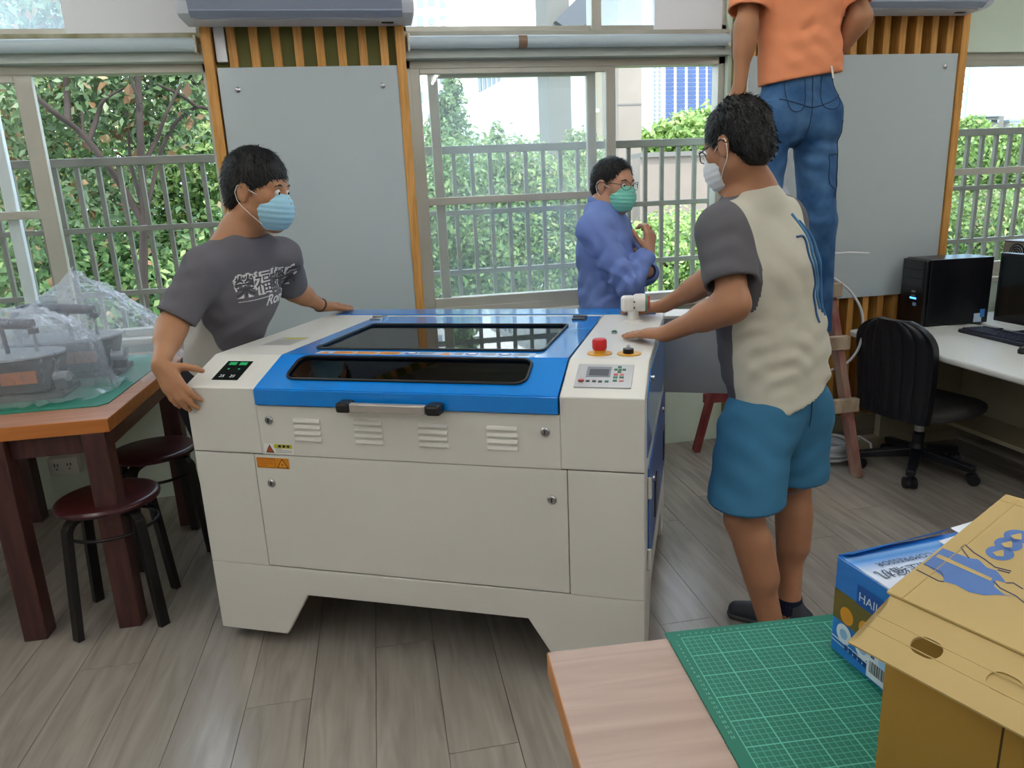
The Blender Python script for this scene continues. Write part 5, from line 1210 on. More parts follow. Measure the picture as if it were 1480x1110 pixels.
class Head:
    def __init__(s, c, fwd, up=(0, 0, 1), hs=1.0):
        s.c = A3(c); s.f = unit(fwd); up = A3(up); s.u = unit(up-s.f*(up@s.f)); s.r = np.cross(s.f, s.u); s.hs = hs; s.R = (s.r, s.f, s.u)
    def __call__(s, x, y, z): return s.c+s.hs*(x*s.r+y*s.f+z*s.u)
    def L(s, V): q = (V-s.c)/s.hs; return q@s.r, q@s.f, q@s.u
    def shape(s, v, neck):
        h = s.hs; e = lambda c, r, k=.02, op='+': v.ell(s(*c), s.R, A3(r)*h, k*h, op)
        e((0, -.012, .035), (.074, .094, .083)); e((0, .026, -.028), (.060, .064, .084), .03)
        for q in (-1, 1):
            v.cone(s(q*.048, .0, -.060), s(0, .060, -.098), .020*h, .022*h, .03*h); e((q*.044, .052, -.018), (.022, .022, .022), .025)
        e((0, .070, -.100), (.022, .018, .015), .02); v.cone(s(-.034, .074, .022), s(.034, .074, .022), .013*h, .013*h, .02*h)
        v.cone(s(0, .080, .010), s(0, .104, -.030), .008*h, .012*h, .012*h)
        for q in (-1, 1): e((q*.011, .094, -.034), (.008, .010, .007), .008); e((q*.031, .101, .003), (.018, .014, .010), .012, '-')
        v.cone(s(-.017, .083, -.064), s(.017, .083, -.064), .008*h, .008*h, .010*h)
        for q in (-1, 1):
            e((q*.077, -.010, -.008), (.009, .020, .033), .010); e((q*.087, -.006, -.004), (.007, .010, .018), .006, '-')
        v.cone(s(0, -.020, -.045), neck, .053*h, .057*h, .025)
    def hair_vol(s, fringe=0.0, lift=0.0, nape=-.075, seed=1.0, side=.0):
        h = s.hs; v = Vol(s.c-.17*h, s.c+.17*h, .0036); e = lambda c, r, k=.015, op='+': v.ell(s(*c), s.R, A3(r)*h, k*h, op)
        e((0, -.014, .041+lift*.3), (.0805+side, .1015, .0865+lift)); e((0, -.060, -.015), (.068, .050, .070), .03)
        e((0, .098, -.050-fringe), (.092, .070, .098), .012, '-')
        for q in (-1, 1): e((q*.092, .012, -.040), (.030, .034, .050), .012, '-'); e((q*.09, .06, -.05), (.04, .05, .08), .012, '-')
        v.cut(s(0, -.05, nape), -s.u+.35*s.f)
        def rel(x, y, z):
            P = np.stack([x, y, z], 1); a, b, c = s.L(P); ang = np.arctan2(a, b+.02)
            return .0016*np.sin(ang*46+2*np.sin(c*30+seed))+.0010*np.sin(ang*93+c*15+seed*3)+.0022*np.sin(a*70+seed)*np.sin(b*55)*np.sin(c*60)
        v.warp(rel); return v
    def hair(s, parent, m=M_hair, strands=2600, seed=1, spiky=.35, **kw):
        me = s.hair_vol(seed=seed, **kw).mesh('hair'); n = len(me.vertices); co = np.empty(n*3); me.vertices.foreach_get('co', co); co = co.reshape(-1, 3); no = np.empty(n*3); me.vertices.foreach_get('normal', no); no = no.reshape(-1, 3)
        r = np.random.default_rng(seed); pick = r.choice(n, strands); P, Nn = co[pick], no[pick]; a, b, c = s.L(P)
        keep = (Nn@s.u > -.55); P, Nn, b = P[keep], Nn[keep], b[keep]; m_ = len(P)
        flow = -s.u*.9+np.outer(np.where(b > 0, .55, -.45), s.f)+r.normal(size=(m_, 3))*.18; flow -= Nn*(flow*Nn).sum(1)[:, None]; flow /= np.linalg.norm(flow, axis=1)[:, None]
        L = (.012+.014*r.random(m_))*s.hs; w = .0016*s.hs; sd = np.cross(flow, Nn); tip = P+flow*L[:, None]+Nn*(L*spiky*r.random(m_))[:, None]+Nn*.002; mid = P+flow*(L*.5)[:, None]+Nn*.0022
        V = np.stack([P-sd*w-Nn*.001, P+sd*w-Nn*.001, mid+sd*w*.8, tip, mid-sd*w*.8], 1).reshape(-1, 3); i0 = n+np.arange(m_)*5
        F = np.stack([i0, i0+1, i0+2, i0, i0+2, i0+4, i0+4, i0+2, i0+3], 1).reshape(-1, 3)
        fv = np.empty(len(me.loops), np.int32); me.loops.foreach_get('vertex_index', fv); q = fv.reshape(-1, 4)
        me2 = bpy.data.meshes.new('hair'); me2.from_pydata(np.vstack([co, V]).tolist(), [], q.tolist()+F.tolist()); me2.polygons.foreach_set('use_smooth', [True]*len(me2.polygons)); me2.materials.append(m); return link('hair', me2, parent)
    def face(s, parent, brows=True):
        for q in (-1, 1):
            o = sphere('eye', s(q*.030, .0775, .002), .0125*s.hs, mat('eye_white', 'D8D2CA', .25), parent); sphere('iris', s(q*.030, .0835, .001), .0075*s.hs, mat('iris_dark', '1B120E', .15), o)
            if brows: mb().tube([s(q*.012, .089, .021), s(q*.03, .090, .026), s(q*.047, .080, .020)], [.0022*s.hs, .0032*s.hs, .0016*s.hs], 6).build('eyebrow', M_hair, parent, smooth=60)
    def mask(s, parent, col, name):
        h = s.hs; v = Vol(s.c-.16*h, s.c+.16*h, .0034); v.ell(s(0, .056, -.056), s.R, A3((.066, .064, .070))*h, .01); v.cut(s(0, .03, -.002), s.u); v.cut(s(0, .03, -.118), -s.u); v.cut(s(0, .022, 0), -s.f-.15*s.u)
        v.warp(lambda x, y, z: .0016*np.sin(s.L(np.stack([x, y, z], 1))[2]*2*PI/.017)); me = v.mesh('face_mask'); me.materials.append(mat(name, col, .8, var=.06, vscale=20)); o = link('face_mask', me, parent)
        for q in (-1, 1):
            for pts in ([(q*.058, .050, -.016), (q*.072, .02, -.004), (q*.082, -.020, .012), (q*.087, -.030, -.010)], [(q*.052, .045, -.100), (q*.070, .012, -.070), (q*.081, -.020, -.040), (q*.087, -.030, -.010)]):
                mb().tube(smooth_path([s(*p) for p in pts], 5), .0014*h, 6).build('ear_loop', mat('elastic_white', 'E4E0DA', .7), o, smooth=60)
        return o
    def glasses(s, parent, col='15161A', wire=.0016):
        m = mat('glasses_'+col, col, .3, .3); o = mb().tube([s(-.009, .106, .004), s(0, .110, .007), s(.009, .106, .004)], wire*s.hs, 6).build('glasses', m, parent, smooth=60)
        for q in (-1, 1):
            ring = [s(q*(.034+.025*math.cos(a*PI/12)), .106-.004*math.cos(a*PI/12)-.010*(abs(math.cos(a*PI/12))**3 if math.cos(a*PI/12) > 0 else 0), .0+.018*math.sin(a*PI/12)) for a in range(24)]
            mb().tube(ring, wire*s.hs, 6, closed=True).build('rim', m, o, smooth=60); MB().add(ring, [tuple(range(24))]).build('lens', GL, o)
            mb().tube([s(q*.060, .092, .006), s(q*.078, .04, .010), s(q*.084, -.012, .012), s(q*.086, -.030, -.004)], wire*1.2*s.hs, 6).build('temple', m, o, smooth=60)
        return o
def sphere(name, c, r, m, parent, n=14):
    q = mb(); pr = [(max(1e-6, r*math.sin(PI*i/n)), -r*math.cos(PI*i/n)) for i in range(n+1)]; pr[0] = (0, -r); pr[-1] = (0, r)
    q.lathe(pr, c, 18); return q.build(name, m, parent, smooth=180)
def hand(v, wrist, d, back, thumb_side, curl=(.25, .25, .25, .25), thumb=(.5, .2), sz=1.0, spread=.10, tips=None):
    """palm and five fingers: d points to the fingers, back out of the hand's back, thumb_side towards the thumb"""
    w = A3(wrist); d = unit(d); b = A3(back); b = unit(b-d*(b@d)); t = A3(thumb_side); t = unit(t-d*(t@d)-b*(t@b)); s = sz; k = .008
    base = [(.026, .078, .0105), (.009, .083, .0105), (-.008, .080, .0100), (-.024, .072, .0090)]; seg = [(.040, .024, .019), (.044, .028, .020), (.041, .026, .019), (.032, .019, .017)]
    for i, (o, l, r) in enumerate(base):
        kn = w+(t*o+d*l+b*.002)*s; v.cone(w+(t*o*.55+d*.010)*s, kn, .0125*s, .0118*s, .016)
        a = curl[i] if isinstance(curl[i], (list, tuple)) else (curl[i],)*3; ang = 0; p = kn; dirb = unit(d+t*(o/.026)*spread)
        for q in range(3):
            ang += a[q]; dd = dirb*math.cos(ang)-b*math.sin(ang); e = p+dd*seg[i][q]*s; v.cone(p, e, (r-.0008*q)*s, (r-.0008*(q+1))*s, k*.6); p = e
    v.cone(w+(t*.010+d*.02)*s, w+(t*.018+d*.06-b*.006)*s, .014*s, .012*s, .014)
    p0 = w+(t*.020+d*.022-b*.004)*s; td = unit(d*.75+t*math.cos(thumb[1])*thumb[0]*2-b*math.sin(thumb[1])); p1 = p0+td*.042*s; td2 = unit(td+d*.35); p2 = p1+td2*.030*s; p3 = p2+unit(td2+d*.2)*.022*s
    v.cone(p0, p1, .0145*s, .0118*s, .014); v.cone(p1, p2, .0115*s, .0102*s, .006); v.cone(p2, p3, .0102*s, .0085*s, .006)
def limb(v, a, b, c, r, k=.025, bulge=None):
    """two-segment limb a-b-c with radii r=(ra, rb, rc); bulge = muscle ellipses as extra cones"""
    v.cone(a, b, r[0], r[1], k); v.cone(b, c, r[1], r[2], k)
    if bulge:
        for (f0, f1, off, rr) in bulge: p, q = A3(b)+(A3(c)-A3(b))*f0+A3(off), A3(b)+(A3(c)-A3(b))*f1+A3(off); v.cone(p, q, rr, rr*.75, .03)
def shoe(parent, ankle, fwd, m=M_shoe, sc=1.0, ground=None):
    a = A3(ankle); f = A3(fwd); f[2] = 0; f = unit(f); z0 = ground if ground is not None else a[2]-.085; lo = np.minimum(a, a+f*.2)-.10; hi = np.maximum(a, a+f*.2)+.10; lo[2] = z0-.01; hi[2] = a[2]+.05
    v = Vol(lo, hi, .005); b0 = A3((a[0], a[1], z0)); v.cone(b0-f*.045+A3((0, 0, .034)), b0+f*.06+A3((0, 0, .036)), .036*sc, .040*sc, .02); v.cone(b0+f*.06+A3((0, 0, .032)), b0+f*.165*sc+A3((0, 0, .024)), .040*sc, .030*sc, .02); v.cone(b0-f*.02+A3((0, 0, .045)), A3((a[0], a[1], a[2]+.005)), .038*sc, .042*sc, .02)
    v.cut((0, 0, z0+.001), (0, 0, -1)); v.cut((0, 0, a[2]+.012), (0, 0, 1)); me = v.mesh('shoe'); me.materials.append(m); o = link('shoe', me, parent)
    v = Vol(lo, hi, .006); v.cone(b0-f*.045+A3((0, 0, .012)), b0+f*.06+A3((0, 0, .012)), .040*sc, .044*sc, .015); v.cone(b0+f*.06+A3((0, 0, .012)), b0+f*.165*sc+A3((0, 0, .012)), .044*sc, .034*sc, .015); v.cut((0, 0, z0), (0, 0, -1)); v.cut((0, 0, z0+.018), (0, 0, 1)); me = v.mesh('sole'); me.materials.append(M_sole); link('sole', me, o)
    return o
def folds(specs):
    """relief of cloth folds: each spec = (direction, wavelength, height, phase, centre, reach)"""
    def fn(x, y, z):
        out = np.zeros_like(x)
        for d, wl, h, ph, c, rc in specs:
            d = unit(d); o = unit(np.cross(d, (.3, .5, .8))); s = x*d[0]+y*d[1]+z*d[2]; q = x*o[0]+y*o[1]+z*o[2]
            w = np.sin(2*PI*s/wl+1.6*np.sin(2*PI*q/(wl*2.7)+ph)+ph); w = np.sign(w)*np.abs(w)**1.3
            if rc: w = w*np.exp(-(((x-c[0])**2+(y-c[1])**2+(z-c[2])**2)/rc**2))
            out += 1.5*h*w*(.55+.45*np.sin(9*q/wl*.23+ph*3+x*7))
        return out
    return fn
def garment(name, v, m, parent, tone=None): me = v.mesh(name, tone); me.materials.append(m); return link(name, me, parent)
def bounds(J, pad=.16): P = np.array([A3(p) for p in J]); return P.min(0)-pad, P.max(0)+pad
def project_print(o, body, size, origin, xdir, ydir, m, parent, name, lift=.0022, shear=0.0, bold=0.0, width=None):
    """print lettering on a garment: drop each letter point along the view of the print onto the cloth"""
    me = text_mesh(body, size, 0, 'LEFT', shear, bold, True); x, y = Vector(unit(xdir)), Vector(unit(ydir)); z = x.cross(y).normalized(); og = Vector(origin)
    bvh = BVHTree.FromPolygons([v_.co for v_ in o.data.vertices], [p.vertices for p in o.data.polygons]); xs = [v_.co.x for v_ in me.vertices]; sx = width/(max(xs)-min(xs)) if width and xs else 1
    for v_ in me.vertices:
        p = og+x*(v_.co.x*sx)+y*v_.co.y; hit = bvh.ray_cast(p+z*.12, -z)
        v_.co = hit[0]+z*lift if hit[0] else p
    me.materials.append(m); return link(name, me, parent)
def surf_strip(o, pts, w, z, m, parent, name, lift=.0018):
    """thin printed or stitched line laid on a garment through the points, seen along z"""
    bvh = BVHTree.FromPolygons([v_.co for v_ in o.data.vertices], [p.vertices for p in o.data.polygons]); z = Vector(unit(z)); P = []
    for p in smooth_path([Vector(q) for q in pts], 10):
        hit = bvh.ray_cast(p+z*.15, -z)
        if hit[0]: P.append(hit[0]+z*lift)
    if len(P) > 2: return mb().tube(P, w, 6).build(name, m, parent, smooth=60)
def lerp(a, b, t): return A3(a)+(A3(b)-A3(a))*t
UP = A3((0, 0, 1))
def left_of(f): return A3((-f[1], f[0], 0))
def person(label, base): return thing('person', label, 'person', base)
def adopt(root):                              # parts were built in world space: hang them on the root without moving them
    for o in bpy.data.objects:
        if o.parent == root and o.type == 'MESH': o.matrix_parent_inverse = Matrix.Translation(-root.location)
def torso_skin(v, J, f, w=.135, d=.70):
    fl = (f, d); v.cone(J['pelvis'], J['waist'], w*.98, w*.88, .05, fl); v.cone(J['waist'], J['chest'], w*.88, w, .05, fl); v.cone(J['chest'], lerp(J['chest'], J['neck'], .75), w, w*.55, .05, fl)
    v.cone(J['shL'], J['shR'], .048, .048, .05); v.cone(lerp(J['shL'], J['neck'], .1), J['neck'], .045, .052, .05); v.cone(lerp(J['shR'], J['neck'], .1), J['neck'], .045, .052, .05)
def legs_skin(v, J):
    for s in 'LR':
        v.cone(J['hip'+s], J['kn'+s], .075, .052, .04); v.cone(J['kn'+s], J['an'+s], .050, .033, .03)
        b = A3(J['cf'+s]) if 'cf'+s in J else A3((0, 0, 0)); v.cone(lerp(J['kn'+s], J['an'+s], .18)+b, lerp(J['kn'+s], J['an'+s], .45)+b, .046, .040, .035); v.cone(J['an'+s], A3(J['an'+s])+A3((0, 0, -.04)), .033, .036, .02)
def arm_skin(v, J, s, m=1.0):
    v.cone(J['sh'+s], J['el'+s], .046*m, .039*m, .03); v.cone(J['el'+s], J['wr'+s], .039*m, .0255*m, .025); v.cone(lerp(J['el'+s], J['wr'+s], .12), lerp(J['el'+s], J['wr'+s], .40), .041*m, .036*m, .03)
def tshirt(J, f, w, slv=.72, sr=(.070, .066), hem=None, hemn=(0, 0, -1), d=.74, fold=(), belly=0.0, h=.005, top=None, flare=1.05, backoff=.012):
    lo, hi = bounds([J[k] for k in ('pelvis', 'neck', 'shL', 'shR', 'elL', 'elR')], .17); v = Vol(lo, hi, h); fl = (f, d)
    v.cone(lerp(J['pelvis'], J['waist'], -1.0)-f*backoff, J['waist'], w*flare, w*.97, .05, fl); v.cone(J['waist'], J['chest'], w*.97, w*1.06, .06, fl); v.cone(J['chest'], lerp(J['chest'], J['neck'], .70), w*1.06, w*.62, .06, fl)
    if belly: v.cone(A3(J['waist'])+f*.03, lerp(J['waist'], J['chest'], .4)+f*.025, w*belly, w*belly*.95, .06, fl)
    v.cone(J['shL'], J['shR'], .050, .050, .06); nb = A3(J['neck'])-UP*.045
    for s in 'LR':
        v.cone(lerp(J['sh'+s], nb, .05), nb, .055, .062, .05)
    v.warp(folds(fold))
    for s in 'LR':
        q = Vol(lo, hi, h); q.cone(J['sh'+s], lerp(J['sh'+s], J['el'+s], slv+.25), sr[0], sr[1], .035); q.warp(folds([(unit(A3(J['el'+s])-A3(J['sh'+s]))+.4*f, .06, .0016, .7, (0, 0, 0), 0)])); e = lerp(J['sh'+s], J['el'+s], slv); dr = unit(A3(J['el'+s])-A3(J['sh'+s]))
        q.trim(e+dr*.03, dr, .13); q.cone(e+dr*.004, e+dr*.10, sr[1]-.012, sr[1]-.005, .004, None, '-'); hh = np.clip(.5+.5*(v.D-q.D)/.03, 0, 1); v.D = v.D*(1-hh)+q.D*hh-.03*hh*(1-hh)
    n_ = A3(J['neck']); ndir = unit(A3(J['headc'])-n_); v.cone(n_-ndir*.006+f*.012, n_+ndir*.2, .060, .075, .012, None, '-')
    if hem is not None: v.cut(hem, hemn)
    return v
def collar(J, f, m, parent, r=.062, tilt=.35, wd=.007, tip=0.0):
    n_ = A3(J['neck']); nd = unit(A3(J['headc'])-n_); l = left_of(f); c = n_+f*.010-nd*.004
    ring = [c+l*(r*math.cos(a))+f*(r*1.0*math.sin(a))-UP*(.020*(math.sin(a)+.2)) for a in np.linspace(0, 2*PI, 40, endpoint=False)]
    return mb().tube(ring, wd, 8, closed=True).build('collar', m, parent, smooth=60)

# ---------------- man in the two-tone shirt and blue shorts, back to the camera
f2 = unit((-.40, .92, 0)); l2 = left_of(f2)
J = dict(pelvis=(1.135, 1.925, .765), waist=(1.13, 1.925, .90), chest=(1.085, 1.945, 1.13), neck=(1.043, 1.955, 1.355), headc=(.993, 1.945, 1.474),
         shL=(.930, 1.885, 1.248), shR=(1.175, 2.02, 1.255), elL=(.918, 1.785, 1.062), elR=(1.07, 2.235, 1.075), wrL=(.805, 1.975, .958), wrR=(.985, 2.44, .962),
         hipL=tuple(A3((1.135, 1.925, .74))+l2*.085), hipR=tuple(A3((1.135, 1.925, .74))-l2*.085), knL=(.966, 1.775, .44), knR=(1.205, 1.925, .43), anL=(1.040, 1.705, .085), anR=(1.180, 1.865, .085))
J['cfL'] = -f2*.022; J['cfR'] = -f2*.020
P2 = person('man in a grey two-tone shirt and blue shorts leaning both hands on the machine', (1.12, 1.83, 0))
SK2 = skin_mat('skin_tan', 'AE7C5C')
H2 = Head(J['headc'], (-.42, .90, -.28), (-.12, .25, 1), .93)
lo, hi = bounds([J[k] for k in J if not k.startswith('cf')], .17); v = Vol(lo, hi, .005)
torso_skin(v, J, f2); legs_skin(v, J); arm_skin(v, J, 'L', 1.02); arm_skin(v, J, 'R', 1.0); H2.shape(v, J['neck'])
hand(v, J['wrL'], (-.065, .145, -.020), (0, 0, 1), (.9, .4, 0), curl=((.10, .06, .05), (.06, .05, .05), (.06, .05, .05), (.10, .05, .05)), thumb=(.55, .1), sz=1.02, spread=.16)
hand(v, J['wrR'], (-.10, .13, -.022), (0, 0, 1), (-.8, -.5, 0), curl=(.08, .08, .08, .1), thumb=(.5, .1), sz=.98, spread=.12)
for s in 'LR': fw = unit(A3((-.75, .55, 0))); a = A3(J['an'+s]); v.cone(a-UP*.035, a+fw*.10-UP*.055, .034, .026, .02)
garment('body', v, SK2, P2)
fd = [((0, -.25, 1), .085, .0022, .6, (1.15, 1.83, 1.0), .30), ((.2, -.2, 1), .05, .0042, 2.4, (1.19, 1.85, .88), .12), ((.5, -.3, .9), .060, .0030, 1.2, (1.20, 1.86, .92), .16), ((-.6, .2, .9), .055, .0028, .2, (1.0, 1.85, .95), .17), ((.9, .1, .5), .07, .0024, 2.0, (1.10, 1.85, 1.25), .2)]
v = tshirt(J, f2, .158, flare=1.18, backoff=.032, slv=.58, sr=(.074, .072), hem=A3((1.13, 1.92, .775)), hemn=-UP-.38*l2, fold=fd, belly=.98)
cc2 = A3(J['chest'])
def tone2(V):
    front = (V-A3(J['waist']))@f2-.012+.05*np.clip((V[:, 2]-1.05), 0, .3)*-1.0
    sl = -np.ones(len(V)); res = front.copy()
    for s, sg in (('L', 1), ('R', -1)):
        n = unit(l2*sg*.92-UP*.22+f2*.05); q = (V-A3(J['sh'+s]))@n+.020; dist = np.linalg.norm(V-A3(J['sh'+s]), axis=1)
        ax_ = unit(A3(J['el'+s])-A3(J['sh'+s])); off_ = V-A3(J['sh'+s]); t_ = np.clip(off_@ax_, -.05, .3); rad = np.linalg.norm(off_-t_[:, None]*ax_, axis=1); res = np.maximum(res, np.where((rad < .088) & (t_ < .22), q, -1))
    return res
M_sh2 = fabric('shirt_grey_beige', 'C9C5B4', .85, '5E5C60'); sh2 = garment('shirt', v, M_sh2, P2, tone2)
collar(J, f2, fabric('collar_grey', '6E6D6C'), P2, .060)
# blue wave print down the back
M_wave = mat('shirt_wave_blue', '4A7FA8', .8); M_wave2 = mat('shirt_wave_dark', '2E5C88', .8)
bc = lambda a, z: A3(J['chest'])*A3((1, 1, 0))+UP*z-f2*.05-l2*a
for k, (o_, m_, w_) in enumerate(((0, M_wave, .0046), (.018, M_wave2, .0052), (.034, M_wave, .0036), (-.020, M_wave2, .0034))):
    pts = [bc(.015+o_, 1.285-.02*k), bc(.045+o_, 1.22), bc(.052+o_, 1.16), bc(.075+o_, 1.10), bc(.066+o_, 1.06), bc(.082+o_, 1.02-.012*k)]
    surf_strip(sh2, pts, w_, -f2, m_, P2, 'wave_print')
# shorts
lo, hi = bounds([J['hipL'], J['hipR'], J['knL'], J['knR'], J['waist']], .17); v = Vol(lo, hi, .005); pe = A3(J['pelvis'])
v.cone(pe+UP*.10, pe-UP*.01, .128, .150, .05, (f2, .78)); v.cone(A3(J['hipL'])-f2*.038-UP*.03, A3(J['hipL'])-f2*.038-UP*.06, .082, .084, .05); v.cone(A3(J['hipR'])-f2*.038-UP*.03, A3(J['hipR'])-f2*.038-UP*.06, .082, .084, .05)
for s in 'LR': kn = A3(J['kn'+s]); hp = A3(J['hip'+s]); v.cone(lerp(hp, kn, .22), lerp(hp, kn, 1.2), .106, .110, .035)
v.warp(folds([((.5, .2, .8), .075, .0028, .4, (1.08, 1.84, .66), .16), ((-.4, .3, .9), .06, .0030, 1.1, (1.16, 1.86, .60), .14), ((.2, .1, 1), .09, .0022, 2.1, (1.02, 1.82, .55), .2)]))
v.cut((1.1, 1.85, .485), (0, 0, -1)); v.cut((1.13, 1.92, .868), (-.18, .02, 1))
for s in 'LR': kn = A3(J['kn'+s]); hp = A3(J['hip'+s]); q = lerp(hp, kn, .9); v.cone(q, q+unit(kn-hp)*.2, .086, .086, .006, None, '-')
M_sho = fabric('shorts_blue', '3A7496', .85); so_ = garment('shorts', v, M_sho, P2)
M_st = mat('shorts_stitch', '234F6E', .8); M_belt = mat('belt_black', '15151A', .5)
def ring_on(o, c, n, r, m, name, w, par):
    n = unit(n); a = unit(np.cross(n, (0.2, 1, 0.1))); b = np.cross(n, a); bvh = BVHTree.FromPolygons([v_.co for v_ in o.data.vertices], [p.vertices for p in o.data.polygons]); P = []
    for k in range(48):
        d = Vector(a*math.cos(k*PI/24)+b*math.sin(k*PI/24)); h = bvh.ray_cast(Vector(c)+d*.35, -d)
        if h[0]: P.append(h[0]+d*w*.3)
    if len(P) > 10: mb().tube(P, w, 8, closed=True).build(name, m, par, smooth=60)
ring_on(so_, (1.13, 1.925, .838), (.18, -.02, -1), .2, M_belt, 'belt', .010, P2); ring_on(so_, A3(J['knL'])*A3((1, 1, 0))+UP*.492+A3((.0, .0, 0)), (0, 0, 1), .1, M_st, 'hem_stitch', .0012, P2)
pk = lambda a, z: A3(J['pelvis'])*A3((1, 1, 0))+UP*z-f2*.1+l2*a
surf_strip(so_, [pk(.005, .775), pk(-.035, .782), pk(-.085, .785)], .0018, -f2, M_st, P2, 'back_pocket'); surf_strip(so_, [pk(.085, .775), pk(.05, .77), pk(.02, .765)], .0018, -f2, M_st, P2, 'back_pocket')
surf_strip(so_, [pk(.0, .83), pk(-.004, .74), pk(-.006, .68)], .0015, -f2, M_st, P2, 'seam')
H2.hair(P2, fringe=-.005, lift=.006, nape=-.078, seed=4, spiky=.30, strands=4200); H2.face(P2); H2.mask(P2, 'DDE2E6', 'mask_white'); H2.glasses(P2)
for s in 'LR':
    a = A3(J['an'+s]); mb().lathe([(.038, .028), (.041, .07), (.039, .105)], (a[0], a[1], -.0), 20).build('sock', fabric('sock_navy', '1C2236'), P2, smooth=60); shoe(P2, a, (-.75, .55, 0), mat('shoe_blue_grey', '30343E', .55), .95, 0.0)
adopt(P2)

# ---------------- man in the dark grey shirt at the machine's left side
f1 = unit((.67, -.74, 0)); l1 = left_of(f1)
J = dict(pelvis=(-.615, 2.735, .765), waist=(-.565, 2.70, .90), chest=(-.485, 2.645, 1.10), neck=(-.445, 2.625, 1.290), headc=(-.372, 2.605, 1.420),
         shL=(-.338, 2.732, 1.188), shR=(-.558, 2.522, 1.180), elR=(-.665, 2.455, 1.015), wrR=tuple(MW(-.060, -.012, .925)), elL=(-.338, 2.905, 1.058), wrL=(-.245, 3.055, .962),
         hipL=tuple(A3((-.615, 2.735, .74))+l1*.08), hipR=tuple(A3((-.615, 2.735, .74))-l1*.08), knL=(-.53, 2.84, .42), knR=(-.63, 2.74, .42), anL=(-.53, 2.98, .085), anR=(-.63, 2.83, .085))
P1 = person('man with a light blue mask and dark grey lettered shirt holding the machine corner', (-.63, 2.75, 0))
SK1 = skin_mat('skin_warm', 'B4825F')
H1 = Head(J['headc'], (.92, -.36, -.16), (.12, -.03, 1), 1.04)
lo, hi = bounds([J[k] for k in J], .17); v = Vol(lo, hi, .005)
torso_skin(v, J, f1, .118); legs_skin(v, J); arm_skin(v, J, 'L', .98); arm_skin(v, J, 'R', 1.02); H1.shape(v, J['neck'])
tipR = A3(MW(.045, -.045, .79)); hand(v, J['wrR'], tipR-A3(J['wrR']), (-.30, -.85, .30), (.5, .1, .9), curl=((.15, .35, .3), (.12, .4, .3), (.12, .4, .35), (.15, .4, .35)), thumb=(.7, .5), sz=1.0, spread=.12)
hand(v, J['wrL'], (.100, .145, -.026), (0, 0, 1), (.7, -.5, .1), curl=(.08, .06, .06, .1), thumb=(.5, .15), sz=.98, spread=.14)
for s in 'LR': a = A3(J['an'+s]); fw = unit(A3((.8, -.3, 0))); v.cone(a-UP*.035, a+fw*.10-UP*.055, .034, .026, .02)
garment('body', v, SK1, P1)
fd = [((-.5, .2, .85), .075, .0034, .3, (-.50, 2.58, .98), .17), ((.3, .3, .9), .06, .0026, 1.4, (-.44, 2.60, 1.0), .14), ((.8, -.1, .4), .06, .0025, .9, (-.58, 2.5, 1.15), .11), ((0, .2, 1), .09, .0018, 2.2, (-.5, 2.6, 1.0), .4)]
v = tshirt(J, f1, .128, slv=.74, sr=(.066, .064), hem=A3((-.6, 2.7, .76)), fold=fd, d=.78)
def tone1(V):
    back = -((V-A3(J['chest']))@f1)-.030+(V[:, 2] < 1.0)*0; lowz = np.clip((1.12-V[:, 2])*.16, 0, .06); r = back+lowz
    for s, sg in (('L', 1), ('R', -1)):
        n = unit(l1*sg*.92-UP*.2); q = (V-A3(J['sh'+s]))@n+.016; q = np.where(np.linalg.norm(V-A3(J['sh'+s]), axis=1) < .32, q, -1); q = np.where(V[:, 2] > 1.02, q, -1); r = np.minimum(r, -q)
    return r
sh1 = garment('shirt', v, fabric('shirt_dark_grey', '68666C', .85, 'B8B6B0'), P1, tone1)
collar(J, f1, fabric('collar_dark', '58565C'), P1, .060)
M_prw = mat('print_white', 'D8D8D6', .7); M_prd = mat('print_dark', '48464C', .8)
og = A3(J['chest'])-l1*.080+UP*-.015
project_print(sh1, '榮福搬家', .076, og, l1+UP*.06, UP, M_prw, P1, 'shirt_lettering', bold=.0050, width=.285); project_print(sh1, '榮福搬家', .076, og, l1+UP*.06, UP, M_prd, P1, 'shirt_lettering', lift=.0036, bold=.0002, width=.28)
project_print(sh1, 'Rongfu', .050, og+l1*.110-UP*.046, l1+UP*.10, UP, M_prw, P1, 'shirt_lettering', shear=.25, bold=.0012)
surf_strip(sh1, [og-UP*.022+l1*.01, og-UP*.020+l1*.06, og-UP*.014+l1*.12], .0012, f1, M_prw, P1, 'print_line')
lo, hi = bounds([J[k] for k in ('waist', 'anL', 'anR', 'hipL', 'hipR')], .16); v = Vol(lo, hi, .006); pe = A3(J['pelvis']); v.cone(pe+UP*.08, pe, .118, .128, .05, (f1, .8))
for s in 'LR': v.cone(J['hip'+s], J['kn'+s], .090, .070, .04); v.cone(J['kn'+s], A3(J['an'+s])-UP*.02, .068, .055, .03)
v.cut((0, 0, .045), (0, 0, -1)); v.cut((0, 0, .86), (0, 0, 1)); garment('trousers', v, fabric('trousers_black', '1D1D22'), P1)
H1.hair(P1, fringe=.004, lift=.005, nape=-.070, seed=7, spiky=.25, strands=2800, side=.002); H1.face(P1); H1.mask(P1, '9CCCE0', 'mask_light_blue')
w_ = A3(J['wrL']); dv = unit(A3(J['wrL'])-A3(J['elL'])); a_ = unit(np.cross(dv, UP)); b_ = np.cross(dv, a_)
mb().tube([w_-dv*.012+a_*(.029*math.cos(k*PI/10))+b_*(.027*math.sin(k*PI/10)) for k in range(20)], .0032, 6, closed=True).build('bracelet', mat('bracelet_dark', '3A2A24', .5), P1, smooth=60)
for s in 'LR': shoe(P1, J['an'+s], (.8, -.3, 0), M_shoe, 1.0, 0.0)
adopt(P1)

